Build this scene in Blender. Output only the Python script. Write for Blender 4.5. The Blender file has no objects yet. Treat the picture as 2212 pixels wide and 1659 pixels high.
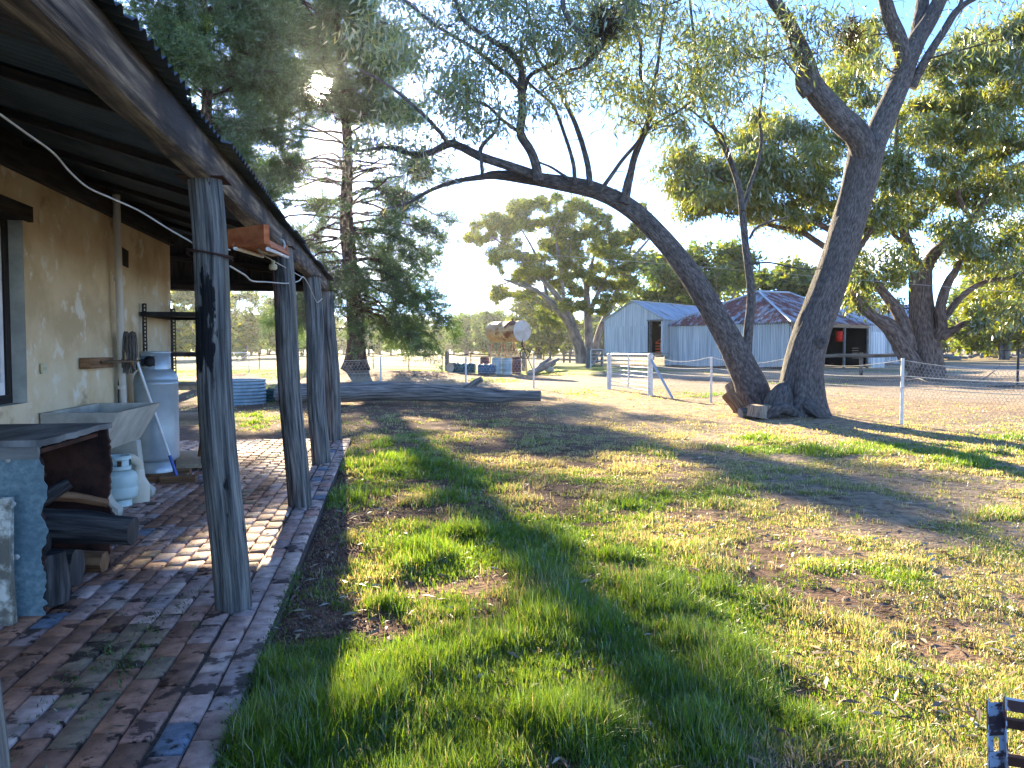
import bpy, math, random
import numpy as np
from mathutils import Vector, Matrix
from mathutils.geometry import tessellate_polygon
SC = bpy.context.scene
COL = SC.collection
R = math.radians

# ---------------------------------------------------------------- camera
F_PX, CX, CY = 1662.0, 1106.0, 829.5          # focal length and centre for a picture 2212 wide
YAW, PITCH = R(9.2), R(-2.53)
CAM = np.array([0.0, 0.0, 1.45])
cF = np.array([math.sin(YAW)*math.cos(PITCH), math.cos(YAW)*math.cos(PITCH), math.sin(PITCH)])
cR = np.array([math.cos(YAW), -math.sin(YAW), 0.0])
cU = np.cross(cR, cF)
cam = bpy.data.cameras.new('camera'); cam_o = bpy.data.objects.new('camera', cam); COL.objects.link(cam_o)
cam.sensor_width = 36.0; cam.lens = 36.0*F_PX/2212.0; cam.clip_start = 0.05; cam.clip_end = 6000
cam_o.location = CAM; cam_o.rotation_euler = (math.pi/2+PITCH, 0, -YAW)
SC.camera = cam_o

# ---------------------------------------------------------------- light
SUN_AZ, SUN_EL = R(-4.6), R(18.0)
sdir = np.array([math.sin(SUN_AZ)*math.cos(SUN_EL), math.cos(SUN_AZ)*math.cos(SUN_EL), math.sin(SUN_EL)])
W = bpy.data.worlds.new('World'); SC.world = W; W.use_nodes = True
nt = W.node_tree; N = nt.nodes; Lk = nt.links; N.clear()
wout = N.new('ShaderNodeOutputWorld'); bg = N.new('ShaderNodeBackground'); sky = N.new('ShaderNodeTexSky')
sky.sky_type = 'NISHITA'; sky.sun_disc = False; sky.sun_elevation = SUN_EL; sky.sun_rotation = SUN_AZ
sky.air_density = 0.5; sky.dust_density = 0.035; sky.ozone_density = 4.5; sky.altitude = 200
# low white clouds near the horizon and the bright sun itself
tc = N.new('ShaderNodeTexCoord'); nrm = N.new('ShaderNodeVectorMath'); nrm.operation = 'NORMALIZE'
Lk.new(tc.outputs['Generated'], nrm.inputs[0])
mp = N.new('ShaderNodeMapping'); mp.inputs['Scale'].default_value = (5, 5, 22); Lk.new(nrm.outputs[0], mp.inputs[0])
no = N.new('ShaderNodeTexNoise'); no.inputs['Scale'].default_value = 1.3; no.inputs['Detail'].default_value = 6; Lk.new(mp.outputs[0], no.inputs['Vector'])
rp = N.new('ShaderNodeValToRGB'); rp.color_ramp.elements[0].position = .5; rp.color_ramp.elements[1].position = .62; Lk.new(no.outputs['Fac'], rp.inputs[0])
sx = N.new('ShaderNodeSeparateXYZ'); Lk.new(nrm.outputs[0], sx.inputs[0])
mr = N.new('ShaderNodeMapRange'); mr.inputs['From Min'].default_value = .17; mr.inputs['From Max'].default_value = .06; Lk.new(sx.outputs['Z'], mr.inputs['Value'])
mu = N.new('ShaderNodeMath'); mu.operation = 'MULTIPLY'; Lk.new(rp.outputs[0], mu.inputs[0]); Lk.new(mr.outputs[0], mu.inputs[1])
mx = N.new('ShaderNodeMix'); mx.data_type = 'RGBA'; Lk.new(mu.outputs[0], mx.inputs[0]); Lk.new(sky.outputs[0], mx.inputs[6]); mx.inputs[7].default_value = (9, 9, 9, 1)
dt = N.new('ShaderNodeVectorMath'); dt.operation = 'DOT_PRODUCT'; Lk.new(nrm.outputs[0], dt.inputs[0]); dt.inputs[1].default_value = tuple(sdir)
m1 = N.new('ShaderNodeMapRange'); m1.inputs['From Min'].default_value = math.cos(R(1.15)); m1.inputs['From Max'].default_value = math.cos(R(0.6)); m1.inputs['To Max'].default_value = 260; Lk.new(dt.outputs['Value'], m1.inputs['Value'])
ad = N.new('ShaderNodeMix'); ad.data_type = 'RGBA'; ad.blend_type = 'ADD'; ad.inputs[0].default_value = 1; Lk.new(mx.outputs[2], ad.inputs[6])
sc1 = N.new('ShaderNodeVectorMath'); sc1.operation = 'SCALE'; sc1.inputs[0].default_value = (1, .93, .78); Lk.new(m1.outputs[0], sc1.inputs['Scale']); Lk.new(sc1.outputs[0], ad.inputs[7])
Lk.new(ad.outputs[2], bg.inputs[0]); bg.inputs[1].default_value = 0.112; Lk.new(bg.outputs[0], wout.inputs[0])
sun = bpy.data.lights.new('sun', 'SUN'); sun.energy = 4.4; sun.angle = R(0.5); sun.color = (1, .83, .56)
sun_o = bpy.data.objects.new('sun', sun); COL.objects.link(sun_o)
sun_o.rotation_euler = Vector(sdir).to_track_quat('Z', 'Y').to_euler()
SC.view_settings.view_transform = 'Standard'; SC.view_settings.look = 'None'; SC.view_settings.exposure = 2.72; SC.view_settings.gamma = 1
SC.cycles.max_bounces = 6; SC.cycles.transparent_max_bounces = 8; SC.cycles.transmission_bounces = 4; SC.cycles.diffuse_bounces = 4
SC.cycles.use_denoising = True; SC.cycles.sample_clamp_indirect = 6; SC.cycles.volume_bounces = 0

# ---------------------------------------------------------------- helpers
def A(*a): return np.array(a, float)
def P(px, py, d):
    """a point seen at (px, py) of the 2212 px wide picture, d metres in front of the camera"""
    return CAM + d*(cF + (px-CX)/F_PX*cR - (py-CY)/F_PX*cU)
def G(px, py, z=0.0):
    v = cF + (px-CX)/F_PX*cR - (py-CY)/F_PX*cU
    return CAM + v*(z-CAM[2])/v[2]
def proj(X, Y, Z):
    dx, dy, dz = X-CAM[0], Y-CAM[1], Z-CAM[2]
    d = dx*cF[0]+dy*cF[1]+dz*cF[2]; d = np.maximum(d, .05)
    return CX+F_PX*(dx*cR[0]+dy*cR[1]+dz*cR[2])/d, CY-F_PX*(dx*cU[0]+dy*cU[1]+dz*cU[2])/d, d
def nz(v): v = np.asarray(v, float); return v/(np.linalg.norm(v, axis=-1, keepdims=True)+1e-12)

_lat = np.random.RandomState(7).rand(256, 256)
def vnoise(x, y):
    xi = np.floor(x).astype(int); yi = np.floor(y).astype(int); fx = x-xi; fy = y-yi
    fx = fx*fx*(3-2*fx); fy = fy*fy*(3-2*fy)
    a = _lat[xi & 255, yi & 255]; b = _lat[(xi+1) & 255, yi & 255]; c = _lat[xi & 255, (yi+1) & 255]; d = _lat[(xi+1) & 255, (yi+1) & 255]
    return a*(1-fx)*(1-fy)+b*fx*(1-fy)+c*(1-fx)*fy+d*fx*fy
def fbm(x, y, o=4):
    s = 0; a = .5; t = 0
    for i in range(o):
        s = s+a*vnoise(x+17.3*i, y+9.1*i); t += a; a *= .5; x = x*2.03; y = y*2.03
    return s/t

ORG = {}
def tag(o, label=None, cat=None, group=None, kind=None):
    if label: o['label'] = label
    if cat: o['category'] = cat
    if group: o['group'] = group
    if kind: o['kind'] = kind
    return o
def thing(name, label, cat, loc=(0, 0, 0), group=None):
    o = bpy.data.objects.new(name, None); COL.objects.link(o); o.location = tuple(loc); o.empty_display_size = .1
    ORG[o] = np.array(loc, float); return tag(o, label, cat, group)

class MB:
    def __init__(s): s.v = []; s.f = []; s.st = []; s.c = []; s.n = 0
    def add(s, v, faces, st=None, col=None):
        v = np.asarray(v, float).reshape(-1, 3); k = len(v)
        s.v.append(v); s.st.append(np.asarray(st, float).reshape(-1, 3) if st is not None else v.copy())
        if col is None: c = np.ones((k, 3))
        else: c = np.broadcast_to(np.asarray(col, float), (k, 3))
        s.c.append(c)
        for f in (faces if isinstance(faces, list) else [faces]):
            s.f.append(np.asarray(f, int)+s.n)
        s.n += k
    def box(s, lo, hi, col=None, axes=None, org=None, seed=0):
        """box from lo to hi, optionally in the frame axes (3 rows) at org"""
        lo = np.array(lo, float); hi = np.array(hi, float); V = []; ST = []; Fs = []
        ext = hi-lo; L = int(np.argmax(ext))
        for ax in range(3):
            b, c = [i for i in range(3) if i != ax]
            if b != L and c == L: b, c = c, b
            if L == ax: pass
            for side in (0, 1):
                q = []
                for (i, j) in ((0, 0), (1, 0), (1, 1), (0, 1)):
                    p = np.zeros(3); p[ax] = hi[ax] if side else lo[ax]; p[b] = (lo, hi)[i][b]; p[c] = (lo, hi)[j][c]; q.append(p)
                n = np.cross(q[1]-q[0], q[2]-q[0])
                if n[ax]*(1 if side else -1) < 0: q = q[::-1]
                Fs.append([len(V)+k for k in range(4)])
                for p in q: V.append(p); ST.append([p[c]+.37*ax+seed, p[b], seed*.1])
        V = np.array(V)
        if axes is not None: V = V@np.array(axes, float)
        if org is not None: V = V+np.array(org, float)
        s.add(V, np.array(Fs), ST, col)
    def beam(s, p, q, w, h, up=(0, 0, 1), col=None, seed=0):
        p = np.array(p, float); q = np.array(q, float); d = q-p; L = np.linalg.norm(d); d = d/L
        sd = nz(np.cross(d, up)); u = np.cross(sd, d)
        s.box((-w/2, 0, -h/2), (w/2, L, h/2), col, axes=[sd, d, u], org=p, seed=seed)
    def tube(s, pts, rad, n=8, rough=0, seed=0, caps=True, col=None, fn=None, flat=None):
        pts = np.asarray(pts, float); m = len(pts); rad = np.broadcast_to(np.asarray(rad, float), (m,))
        t = np.zeros_like(pts); t[1:-1] = pts[2:]-pts[:-2]; t[0] = pts[1]-pts[0]; t[-1] = pts[-1]-pts[-2]; t = nz(t)
        a = np.array([0, 0, 1.]) if abs(t[0][2]) < .9 else np.array([1., 0, 0])
        u = nz(np.cross(t[0], a)); Us = [u]
        for i in range(1, m):
            u = u-t[i]*np.dot(u, t[i]); u = nz(u); Us.append(u)
        U = np.array(Us); Vv = np.cross(t, U)
        th = np.linspace(0, 2*math.pi, n+1); ct, sn = np.cos(th), np.sin(th)
        L = np.concatenate([[0], np.cumsum(np.linalg.norm(np.diff(pts, axis=0), axis=1))])
        rr = rad[:, None]*np.ones((1, n+1))
        if rough:
            k = np.minimum(np.arange(n+1) % n, n)
            A_ = th[:-1][k]
            nn = fbm(3+np.cos(A_)[None]*1.6+seed*3.1, (L/np.maximum(rad.max(), .02))[:, None]*.55+np.sin(A_)[None]*1.6, 3)-.5
            nn2 = fbm(3+np.cos(A_)[None]*5+seed*1.7, (L/np.maximum(rad.max(), .02))[:, None]*.8+np.sin(A_)[None]*5, 2)-.5
            rr = rr*(1+rough*(2*nn+.7*nn2))
        if fn is not None: rr = fn(rr, th[None, :], L[:, None])
        X = pts[:, None]+rr[..., None]*(ct[None, :, None]*U[:, None]+sn[None, :, None]*Vv[:, None])
        st = np.zeros(X.shape); st[..., 0] = th[None]*rad.mean(); st[..., 1] = L[:, None]; st[..., 2] = seed*.31
        i = np.arange(m-1)[:, None]; j = np.arange(n)[None]
        q = np.stack([i*(n+1)+j, i*(n+1)+j+1, (i+1)*(n+1)+j+1, (i+1)*(n+1)+j], -1).reshape(-1, 4)
        s.add(X.reshape(-1, 3), q, st.reshape(-1, 3), col)
        if caps:
            for e in (0, m-1):
                c = X[e, :-1]; ce = c.mean(0); V = np.vstack([c, ce[None]]); k = np.arange(n)
                f = np.stack([k, (k+1) % n, np.full(n, n)], -1)
                if e == 0: f = f[:, ::-1]
                sts = np.zeros((n+1, 3)); sts[:n, 0] = .03*np.cos(th[:-1]); sts[:n, 1] = .03*np.sin(th[:-1])
                s.add(V, f, sts, col)
    def lathe(s, prof, c=(0, 0, 0), n=24, a0=0, a1=2*math.pi, col=None, axes=None, pos=False):
        prof = np.array(prof, float); m = len(prof); th = np.linspace(a0, a1, n+1)
        X = np.stack([prof[:, 0][:, None]*np.cos(th), prof[:, 0][:, None]*np.sin(th), prof[:, 1][:, None]*np.ones(n+1)], -1)
        st = np.stack([th[None]*max(prof[:, 0])*np.ones((m, 1)), prof[:, 1][:, None]*np.ones(n+1), 0*X[..., 0]], -1)
        i = np.arange(m-1)[:, None]; j = np.arange(n)[None]
        q = np.stack([i*(n+1)+j, i*(n+1)+j+1, (i+1)*(n+1)+j+1, (i+1)*(n+1)+j], -1).reshape(-1, 4)
        X = X.reshape(-1, 3)
        if pos: st = X.copy()
        if axes is not None: X = X@np.array(axes, float)
        s.add(X+np.array(c, float), q, st.reshape(-1, 3), col)
    def extrude(s, pts, u, v, org, thick, col=None):
        """closed polygon pts (2D) in plane u, v at org, extruded by the vector thick"""
        pts = np.array(pts, float); u = np.array(u, float); v = np.array(v, float); k = len(pts)
        a = np.array(org, float)+pts[:, :1]*u+pts[:, 1:]*v; b = a+np.array(thick, float)
        tri = np.array(tessellate_polygon([[Vector((p[0], p[1], 0)) for p in pts]]))
        st = np.column_stack([pts[:, 0], pts[:, 1], np.zeros(k)])
        n = np.cross(u, v); area = 0
        for t in tri[:1]:
            area = np.cross(np.append(pts[t[1]]-pts[t[0]], 0), np.append(pts[t[2]]-pts[t[0]], 0))[2]
        flip = (np.dot(n, thick)*(1 if area > 0 else -1)) > 0
        s.add(a, tri[:, ::-1] if flip else tri, st, col); s.add(b, tri if flip else tri[:, ::-1], st, col)
        i = np.arange(k); j = (i+1) % k; T = np.linalg.norm(thick)
        V = np.vstack([a, b]); q = np.stack([i, j, j+k, i+k], -1)
        s.add(V, q, np.vstack([st, st+[0, 0, T]]), col)
    def grid(s, X, st=None, col=None):
        m, n = X.shape[:2]; i = np.arange(m-1)[:, None]; j = np.arange(n-1)[None]
        q = np.stack([i*n+j, (i+1)*n+j, (i+1)*n+j+1, i*n+j+1], -1).reshape(-1, 4)
        s.add(X.reshape(-1, 3), q, None if st is None else st.reshape(-1, 3), None if col is None else np.asarray(col).reshape(-1, 3))
    def corr(s, o, u, W_, v, L, pitch=.08, amp=.01, nrm=None, per=6, seg=1, sag=None, panel=.8, thick=.004, edge=None, seed=0):
        """corrugated sheet: o corner, u across the waves (width W_), v along them (length L, or f(u) pair)"""
        o = np.array(o, float); u = nz(u); v = nz(v); nr = nz(np.cross(u, v)) if nrm is None else nz(nrm)
        k = max(2, int(W_/pitch*per)); a = np.linspace(0, W_, k+1); b = np.linspace(0, 1, seg+1)
        w = amp*np.cos(a/pitch*2*math.pi)
        rs = np.random.RandomState(seed+5); pid = np.floor(a/panel).astype(int); pr = rs.rand(pid.max()+2)
        l0 = np.zeros_like(a); l1 = np.full_like(a, L)
        if edge is not None: l0, l1 = edge(a, l0, l1)
        AA = a[:, None]; BB = l0[:, None]+(l1-l0)[:, None]*b[None]
        X = o+AA[..., None]*u+BB[..., None]*v+(w[:, None]+pr[pid][:, None]*.004)[..., None]*nr
        if sag is not None: X = X+sag(AA, BB)[..., None]*nr
        st = np.stack([AA+0*BB, BB, (pr[pid]*9)[:, None]+0*BB], -1)
        s.grid(X, st)
        if thick: s.grid((X-thick*nr)[::-1], st[::-1])
    def leaves(s, p, d, L, w, rs, col):
        """a leaf blade at each p along d"""
        n = len(p); d = nz(d); r = nz(np.cross(d, rs.normal(size=(n, 3)))); L = np.broadcast_to(L, (n,))[:, None]; w = np.broadcast_to(w, (n,))[:, None]
        nrm = np.cross(d, r)
        V = np.stack([p, p+d*L*.45+r*w*.5+nrm*L*.03, p+d*L, p+d*L*.45-r*w*.5+nrm*L*.03], 1).reshape(-1, 3)
        q = np.arange(4*n).reshape(-1, 4)
        s.add(V, q, V, np.repeat(np.broadcast_to(col, (n, 3)), 4, 0))
    def data(s, name, mat, off, smooth=True):
        V = np.concatenate(s.v)-off; m = bpy.data.meshes.new(name)
        F3 = [f for f in s.f if f.shape[1] == 3]; F4 = [f for f in s.f if f.shape[1] == 4]
        lt = []; idx = []
        for fs, k in ((F3, 3), (F4, 4)):
            if fs: f = np.concatenate(fs); idx.append(f.ravel()); lt.append(np.full(len(f), k))
        idx = np.concatenate(idx).astype(np.int32); lt = np.concatenate(lt).astype(np.int32)
        m.vertices.add(len(V)); m.vertices.foreach_set('co', V.astype(np.float32).ravel())
        m.loops.add(len(idx)); m.loops.foreach_set('vertex_index', idx)
        m.polygons.add(len(lt)); m.polygons.foreach_set('loop_start', np.concatenate([[0], np.cumsum(lt)[:-1]]).astype(np.int32))
        m.polygons.foreach_set('loop_total', lt)
        if smooth: m.polygons.foreach_set('use_smooth', np.ones(len(lt), bool))
        a = m.attributes.new('st', 'FLOAT_VECTOR', 'POINT'); a.data.foreach_set('vector', np.concatenate(s.st).astype(np.float32).ravel())
        a = m.attributes.new('tint', 'FLOAT_VECTOR', 'POINT'); a.data.foreach_set('vector', np.concatenate(s.c).astype(np.float32).ravel())
        m.update(calc_edges=True)
        if mat: m.materials.append(mat)
        return m
    def build(s, name, mat, parent=None, smooth=True, label=None, cat=None, group=None, kind=None):
        off = ORG.get(parent, np.zeros(3)); lo = np.zeros(3)
        if parent is None:
            V = np.concatenate(s.v); lo = np.array([(V[:, 0].min()+V[:, 0].max())/2, (V[:, 1].min()+V[:, 1].max())/2, V[:, 2].min()]) if kind is None else lo
            off = lo
        o = bpy.data.objects.new(name, s.data(name, mat, off, smooth)); COL.objects.link(o)
        o.location = tuple(lo) if parent is None else (0, 0, 0)
        if parent is not None: o.parent = parent
        ORG[o] = off
        return tag(o, label, cat, group, kind)

def spline(pts, k=4):
    """Catmull-Rom through rows (x, y, z, r...)"""
    p = np.asarray(pts, float); e = np.vstack([2*p[0]-p[1], p, 2*p[-1]-p[-2]]); out = []
    for i in range(len(p)-1):
        a, b, c, d = e[i:i+4]
        for t in np.arange(k)/k:
            out.append(.5*((2*b)+(c-a)*t+(2*a-5*b+4*c-d)*t*t+(3*b-a-3*c+d)*t**3))
    out.append(p[-1]); return np.array(out)

# ---------------------------------------------------------------- materials
def ramp_node(nt, fac, stops, interp='LINEAR'):
    r = nt.nodes.new('ShaderNodeValToRGB'); cr = r.color_ramp; cr.interpolation = interp
    while len(cr.elements) < len(stops): cr.elements.new(.5)
    for e, (p, c) in zip(cr.elements, stops): e.position = p; e.color = (*c, 1)
    nt.links.new(fac, r.inputs[0]); return r.outputs[0]
def noise_node(nt, vec, scale, nscale, detail=6, dist=0, rough=.6):
    m = nt.nodes.new('ShaderNodeMapping'); m.inputs['Scale'].default_value = scale; nt.links.new(vec, m.inputs[0])
    n = nt.nodes.new('ShaderNodeTexNoise'); n.inputs['Scale'].default_value = nscale; n.inputs['Detail'].default_value = detail
    n.inputs['Distortion'].default_value = dist; n.inputs['Roughness'].default_value = rough
    nt.links.new(m.outputs[0], n.inputs['Vector']); return n.outputs['Fac']
def mixc(nt, fac, a, b, mode='MIX'):
    m = nt.nodes.new('ShaderNodeMix'); m.data_type = 'RGBA'; m.blend_type = mode
    if isinstance(fac, (int, float)): m.inputs[0].default_value = fac
    else: nt.links.new(fac, m.inputs[0])
    for s, v in ((6, a), (7, b)):
        if isinstance(v, tuple): m.inputs[s].default_value = (*v, 1)
        else: nt.links.new(v, m.inputs[s])
    return m.outputs[2]
def mat(name, stops, scale=(1, 1, 1), nscale=5, detail=7, rough=.8, bump=.3, bdist=.01, metal=0, spec=.3, tint=False, over=(), bscale=None, bn=None, rrange=0):
    m = bpy.data.materials.new(name); m.use_nodes = True; nt = m.node_tree; b = nt.nodes['Principled BSDF']
    at = nt.nodes.new('ShaderNodeAttribute'); at.attribute_name = 'st'; vec = at.outputs['Vector']
    stops = [(.5+(p-.5)*.6, c) for p, c in stops]
    f = noise_node(nt, vec, scale, nscale, detail); c = ramp_node(nt, f, stops)
    for (oc, os, on, lo, hi) in over:
        g = noise_node(nt, vec, os, on, 6); g = ramp_node(nt, g, [(lo, (0, 0, 0)), (hi, (1, 1, 1))]); c = mixc(nt, g, c, oc)
    if tint:
        t = nt.nodes.new('ShaderNodeAttribute'); t.attribute_name = 'tint'; c = mixc(nt, 1.0, c, t.outputs['Vector'], 'MULTIPLY')
    nt.links.new(c, b.inputs['Base Color']); b.inputs['Roughness'].default_value = rough; b.inputs['Metallic'].default_value = metal
    b.inputs['Specular IOR Level'].default_value = spec
    if rrange:
        q = nt.nodes.new('ShaderNodeMapRange'); q.inputs['To Min'].default_value = rough-rrange; q.inputs['To Max'].default_value = rough+rrange; nt.links.new(f, q.inputs['Value']); nt.links.new(q.outputs[0], b.inputs['Roughness'])
    if bump:
        bf = noise_node(nt, vec, bscale or scale, bn or nscale*2.5, 8); bp = nt.nodes.new('ShaderNodeBump'); bp.inputs['Strength'].default_value = bump; bp.inputs['Distance'].default_value = bdist
        nt.links.new(bf, bp.inputs['Height']); nt.links.new(bp.outputs[0], b.inputs['Normal'])
    return m
def leafmat(name, trans=(1.5, 1.6, .45), tf=.5, gloss=.05, gr=.4, base=(1, 1, 1)):
    m = bpy.data.materials.new(name); m.use_nodes = True; nt = m.node_tree; n = nt.nodes; n.clear(); L = nt.links
    o = n.new('ShaderNodeOutputMaterial'); t = n.new('ShaderNodeAttribute'); t.attribute_name = 'tint'; c = mixc(nt, 1.0, t.outputs['Vector'], base, 'MULTIPLY')
    d = n.new('ShaderNodeBsdfDiffuse'); L.new(c, d.inputs[0]); tr = n.new('ShaderNodeBsdfTranslucent'); L.new(mixc(nt, 1.0, c, trans, 'MULTIPLY'), tr.inputs[0])
    g = n.new('ShaderNodeBsdfGlossy'); g.inputs['Roughness'].default_value = gr; g.inputs['Color'].default_value = (.9, .95, 1, 1)
    a = n.new('ShaderNodeMixShader'); a.inputs[0].default_value = tf; L.new(d.outputs[0], a.inputs[1]); L.new(tr.outputs[0], a.inputs[2])
    b = n.new('ShaderNodeMixShader'); b.inputs[0].default_value = gloss; L.new(a.outputs[0], b.inputs[1]); L.new(g.outputs[0], b.inputs[2])
    L.new(b.outputs[0], o.inputs[0]); return m

M = {}
M['plaster'] = mat('ochre_plaster', [(.3, (.52, .39, .22)), (.5, (.64, .50, .30)), (.7, (.70, .58, .38))], nscale=1.4, bump=.5, bdist=.012, bn=9,
                   over=[((.74, .68, .54), (1.6, 1.3, 1), 2.0, .56, .62), ((.30, .21, .11), (1, 1, .5), 1.6, .63, .72)])
M['oldwood'] = mat('grey_weathered_timber', [(.25, (.035, .035, .035)), (.5, (.15, .145, .135)), (.75, (.30, .285, .26))], scale=(14, .9, 1), nscale=3.2, bump=.9, bdist=.02,
                   over=[((.012, .012, .014), (1.3, .55, 1), 1.9, .60, .64)])
M['postwood'] = mat('silvered_post_timber', [(.28, (.03, .031, .031)), (.48, (.11, .112, .108)), (.72, (.24, .235, .215))], scale=(16, .7, 1), nscale=2.6, bump=1, bdist=.02,
                   over=[((.007, .008, .010), (4.5, 1.1, 1), 1.5, .575, .595), ((.14, .13, .10), (5, .5, 1), 1.7, .60, .70)])
M['plainpost'] = mat('plain_silvered_post_timber', [(.28, (.035, .036, .036)), (.48, (.12, .12, .113)), (.72, (.25, .24, .215))], scale=(16, .7, 1), nscale=2.6, bump=1, bdist=.02,
                   over=[((.03, .03, .03), (4.5, .5, 1), 1.5, .60, .70), ((.16, .14, .10), (5, .5, 1), 1.7, .60, .70)])
M['beamwood'] = mat('rough_beam_timber', [(.25, (.03, .026, .024)), (.5, (.11, .085, .068)), (.75, (.30, .24, .17))], scale=(12, .8, 1), nscale=2.2, bump=.9, bdist=.02,
                    over=[((.03, .03, .035), (1.6, 1.1, 1), 1.7, .50, .64)])
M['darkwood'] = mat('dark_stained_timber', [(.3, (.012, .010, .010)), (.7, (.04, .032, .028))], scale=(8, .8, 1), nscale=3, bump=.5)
M['brownwood'] = mat('brown_timber', [(.3, (.10, .045, .02)), (.7, (.27, .15, .075))], scale=(10, .8, 1), nscale=3, bump=.5)
M['rustboard'] = mat('rust_red_board', [(.3, (.30, .07, .02)), (.7, (.50, .17, .06))], scale=(2, 1, 1), nscale=5, bump=.3)
M['palewood'] = mat('pale_split_timber', [(.3, (.14, .10, .07)), (.7, (.34, .27, .19))], scale=(10, .8, 1), nscale=4, bump=.7)
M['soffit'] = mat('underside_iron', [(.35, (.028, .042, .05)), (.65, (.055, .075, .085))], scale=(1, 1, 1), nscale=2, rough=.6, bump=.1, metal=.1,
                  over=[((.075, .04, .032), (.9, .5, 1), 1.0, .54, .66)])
M['galv'] = mat('galvanised_iron', [(.3, (.25, .29, .32)), (.5, (.38, .42, .45)), (.7, (.52, .55, .56))], scale=(7, .12, 1), nscale=2.2, rough=.45, bump=.05, metal=.35, rrange=.12,
                over=[((.34, .22, .14), (2, .3, 1), 2.2, .66, .8)])
M['galvroof'] = mat('rust_streaked_roof_iron', [(.3, (.36, .40, .42)), (.7, (.56, .59, .60))], scale=(6, .15, 1), nscale=2, rough=.42, bump=.05, metal=.3,
                    over=[((.27, .10, .065), (.8, .5, 1), 1.3, .42, .53), ((.15, .05, .038), (1.2, .6, 1), 2.0, .50, .64)])
M['galvroof2'] = mat('pale_roof_iron', [(.3, (.42, .46, .49)), (.7, (.60, .63, .64))], scale=(1, .3, 1), nscale=2, rough=.42, bump=.05, metal=.35,
                     over=[((.30, .16, .10), (.9, .2, 1), 1.6, .58, .68)])
M['zinc'] = mat('spangled_zinc_sheet', [(.2, (.11, .18, .21)), (.5, (.16, .25, .28)), (.8, (.25, .34, .37))], nscale=30, rough=.5, bump=.12, metal=.3,
                over=[((.10, .17, .21), (1, 1, 1), 1.8, .5, .7)])
M['bluesteel'] = mat('weathered_blue_grey_steel', [(.3, (.12, .17, .19)), (.7, (.22, .28, .31))], nscale=3, rough=.45, bump=.08, metal=.4)
M['rust'] = mat('dark_rust', [(.3, (.02, .010, .008)), (.7, (.075, .032, .02))], nscale=5, rough=.9, bump=.5)
M['rustpeel'] = mat('peeling_painted_steel', [(.42, (.06, .03, .028)), (.47, (.10, .05, .04)), (.5, (.40, .44, .46)), (.7, (.52, .55, .56))], nscale=5, detail=9, rough=.7, bump=.4, bdist=.004)
M['tank'] = mat('rusted_tank_steel', [(.3, (.40, .24, .11)), (.55, (.55, .38, .19)), (.75, (.62, .52, .38))], scale=(1, .4, 1), nscale=1.6, rough=.7, bump=.2,
                over=[((.17, .06, .03), (.45, .45, 1), 1.5, .50, .56)])
M['tankend'] = mat('chalky_tank_end', [(.3, (.36, .31, .25)), (.6, (.46, .45, .42))], nscale=1.3, rough=.7, bump=.1, over=[((.38, .18, .08), (1, 1, 1), 2, .62, .72)])
M['concrete'] = mat('pale_concrete', [(.3, (.33, .32, .27)), (.6, (.46, .45, .38)), (.8, (.55, .53, .46))], nscale=3, rough=.85, bump=.35, bdist=.004, bn=30,
                    over=[((.22, .22, .19), (1, 1, 1), 2.2, .6, .75)])
M['gasgrey'] = mat('silver_grey_cylinder_paint', [(.3, (.34, .41, .45)), (.7, (.47, .54, .58))], nscale=2, rough=.35, bump=.03, metal=.35)
M['gaswhite'] = mat('pale_green_bottle_paint', [(.3, (.42, .55, .53)), (.7, (.54, .66, .63))], nscale=3, rough=.35, bump=.02)
M['pvc'] = mat('cream_plastic_pipe', [(.3, (.52, .46, .34)), (.7, (.70, .66, .54))], nscale=2, rough=.45, bump=.03)
M['pipe'] = mat('pale_downpipe', [(.3, (.46, .42, .36)), (.7, (.60, .57, .50))], scale=(1, .4, 1), nscale=3, rough=.5, bump=.05)
M['white'] = mat('white_paint', [(.3, (.58, .60, .60)), (.7, (.78, .79, .78))], nscale=4, rough=.5, bump=.08)
M['black'] = mat('black_steel', [(.3, (.010, .010, .012)), (.7, (.03, .03, .033))], nscale=5, rough=.55, bump=.05)
M['glass'] = mat('dark_window_glass', [(.3, (.01, .012, .014)), (.7, (.02, .024, .028))], nscale=1, rough=.08, bump=0, spec=.8)
M['blueplastic'] = mat('blue_plastic', [(.3, (.02, .07, .32)), (.7, (.04, .11, .45))], nscale=5, rough=.4, bump=0)
M['brass'] = mat('tarnished_brass', [(.3, (.14, .10, .06)), (.7, (.30, .23, .14))], nscale=20, rough=.5, bump=.1, metal=.7)
M['mop'] = mat('grey_mop_strands', [(.3, (.05, .045, .04)), (.7, (.22, .19, .16))], scale=(30, 2, 1), nscale=5, bump=1)
M['cream'] = mat('cream_plastic', [(.3, (.52, .48, .30)), (.7, (.62, .57, .38))], nscale=5, rough=.5, bump=0)
M['wire'] = mat('dull_wire', [(.3, (.30, .30, .28)), (.7, (.46, .45, .42))], nscale=8, rough=.5, bump=0, metal=.3)
M['cord'] = mat('pale_cord', [(.3, (.45, .42, .35)), (.7, (.62, .60, .52))], nscale=8, rough=.7, bump=0)
M['galvpost'] = mat('galvanised_post', [(.3, (.50, .50, .47)), (.7, (.68, .67, .62))], nscale=6, rough=.5, bump=.05, metal=.2)
M['shelfwood'] = mat('chipboard_shelf', [(.3, (.32, .24, .15)), (.7, (.46, .37, .25))], nscale=20, bump=.2)
M['stone'] = mat('lichened_board', [(.38, (.16, .15, .12)), (.5, (.34, .34, .28)), (.62, (.62, .62, .55))], nscale=9, detail=9, bump=.8, bdist=.01, over=[((.12, .17, .07), (1, 1, 1), 4, .6, .7)])
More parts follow.
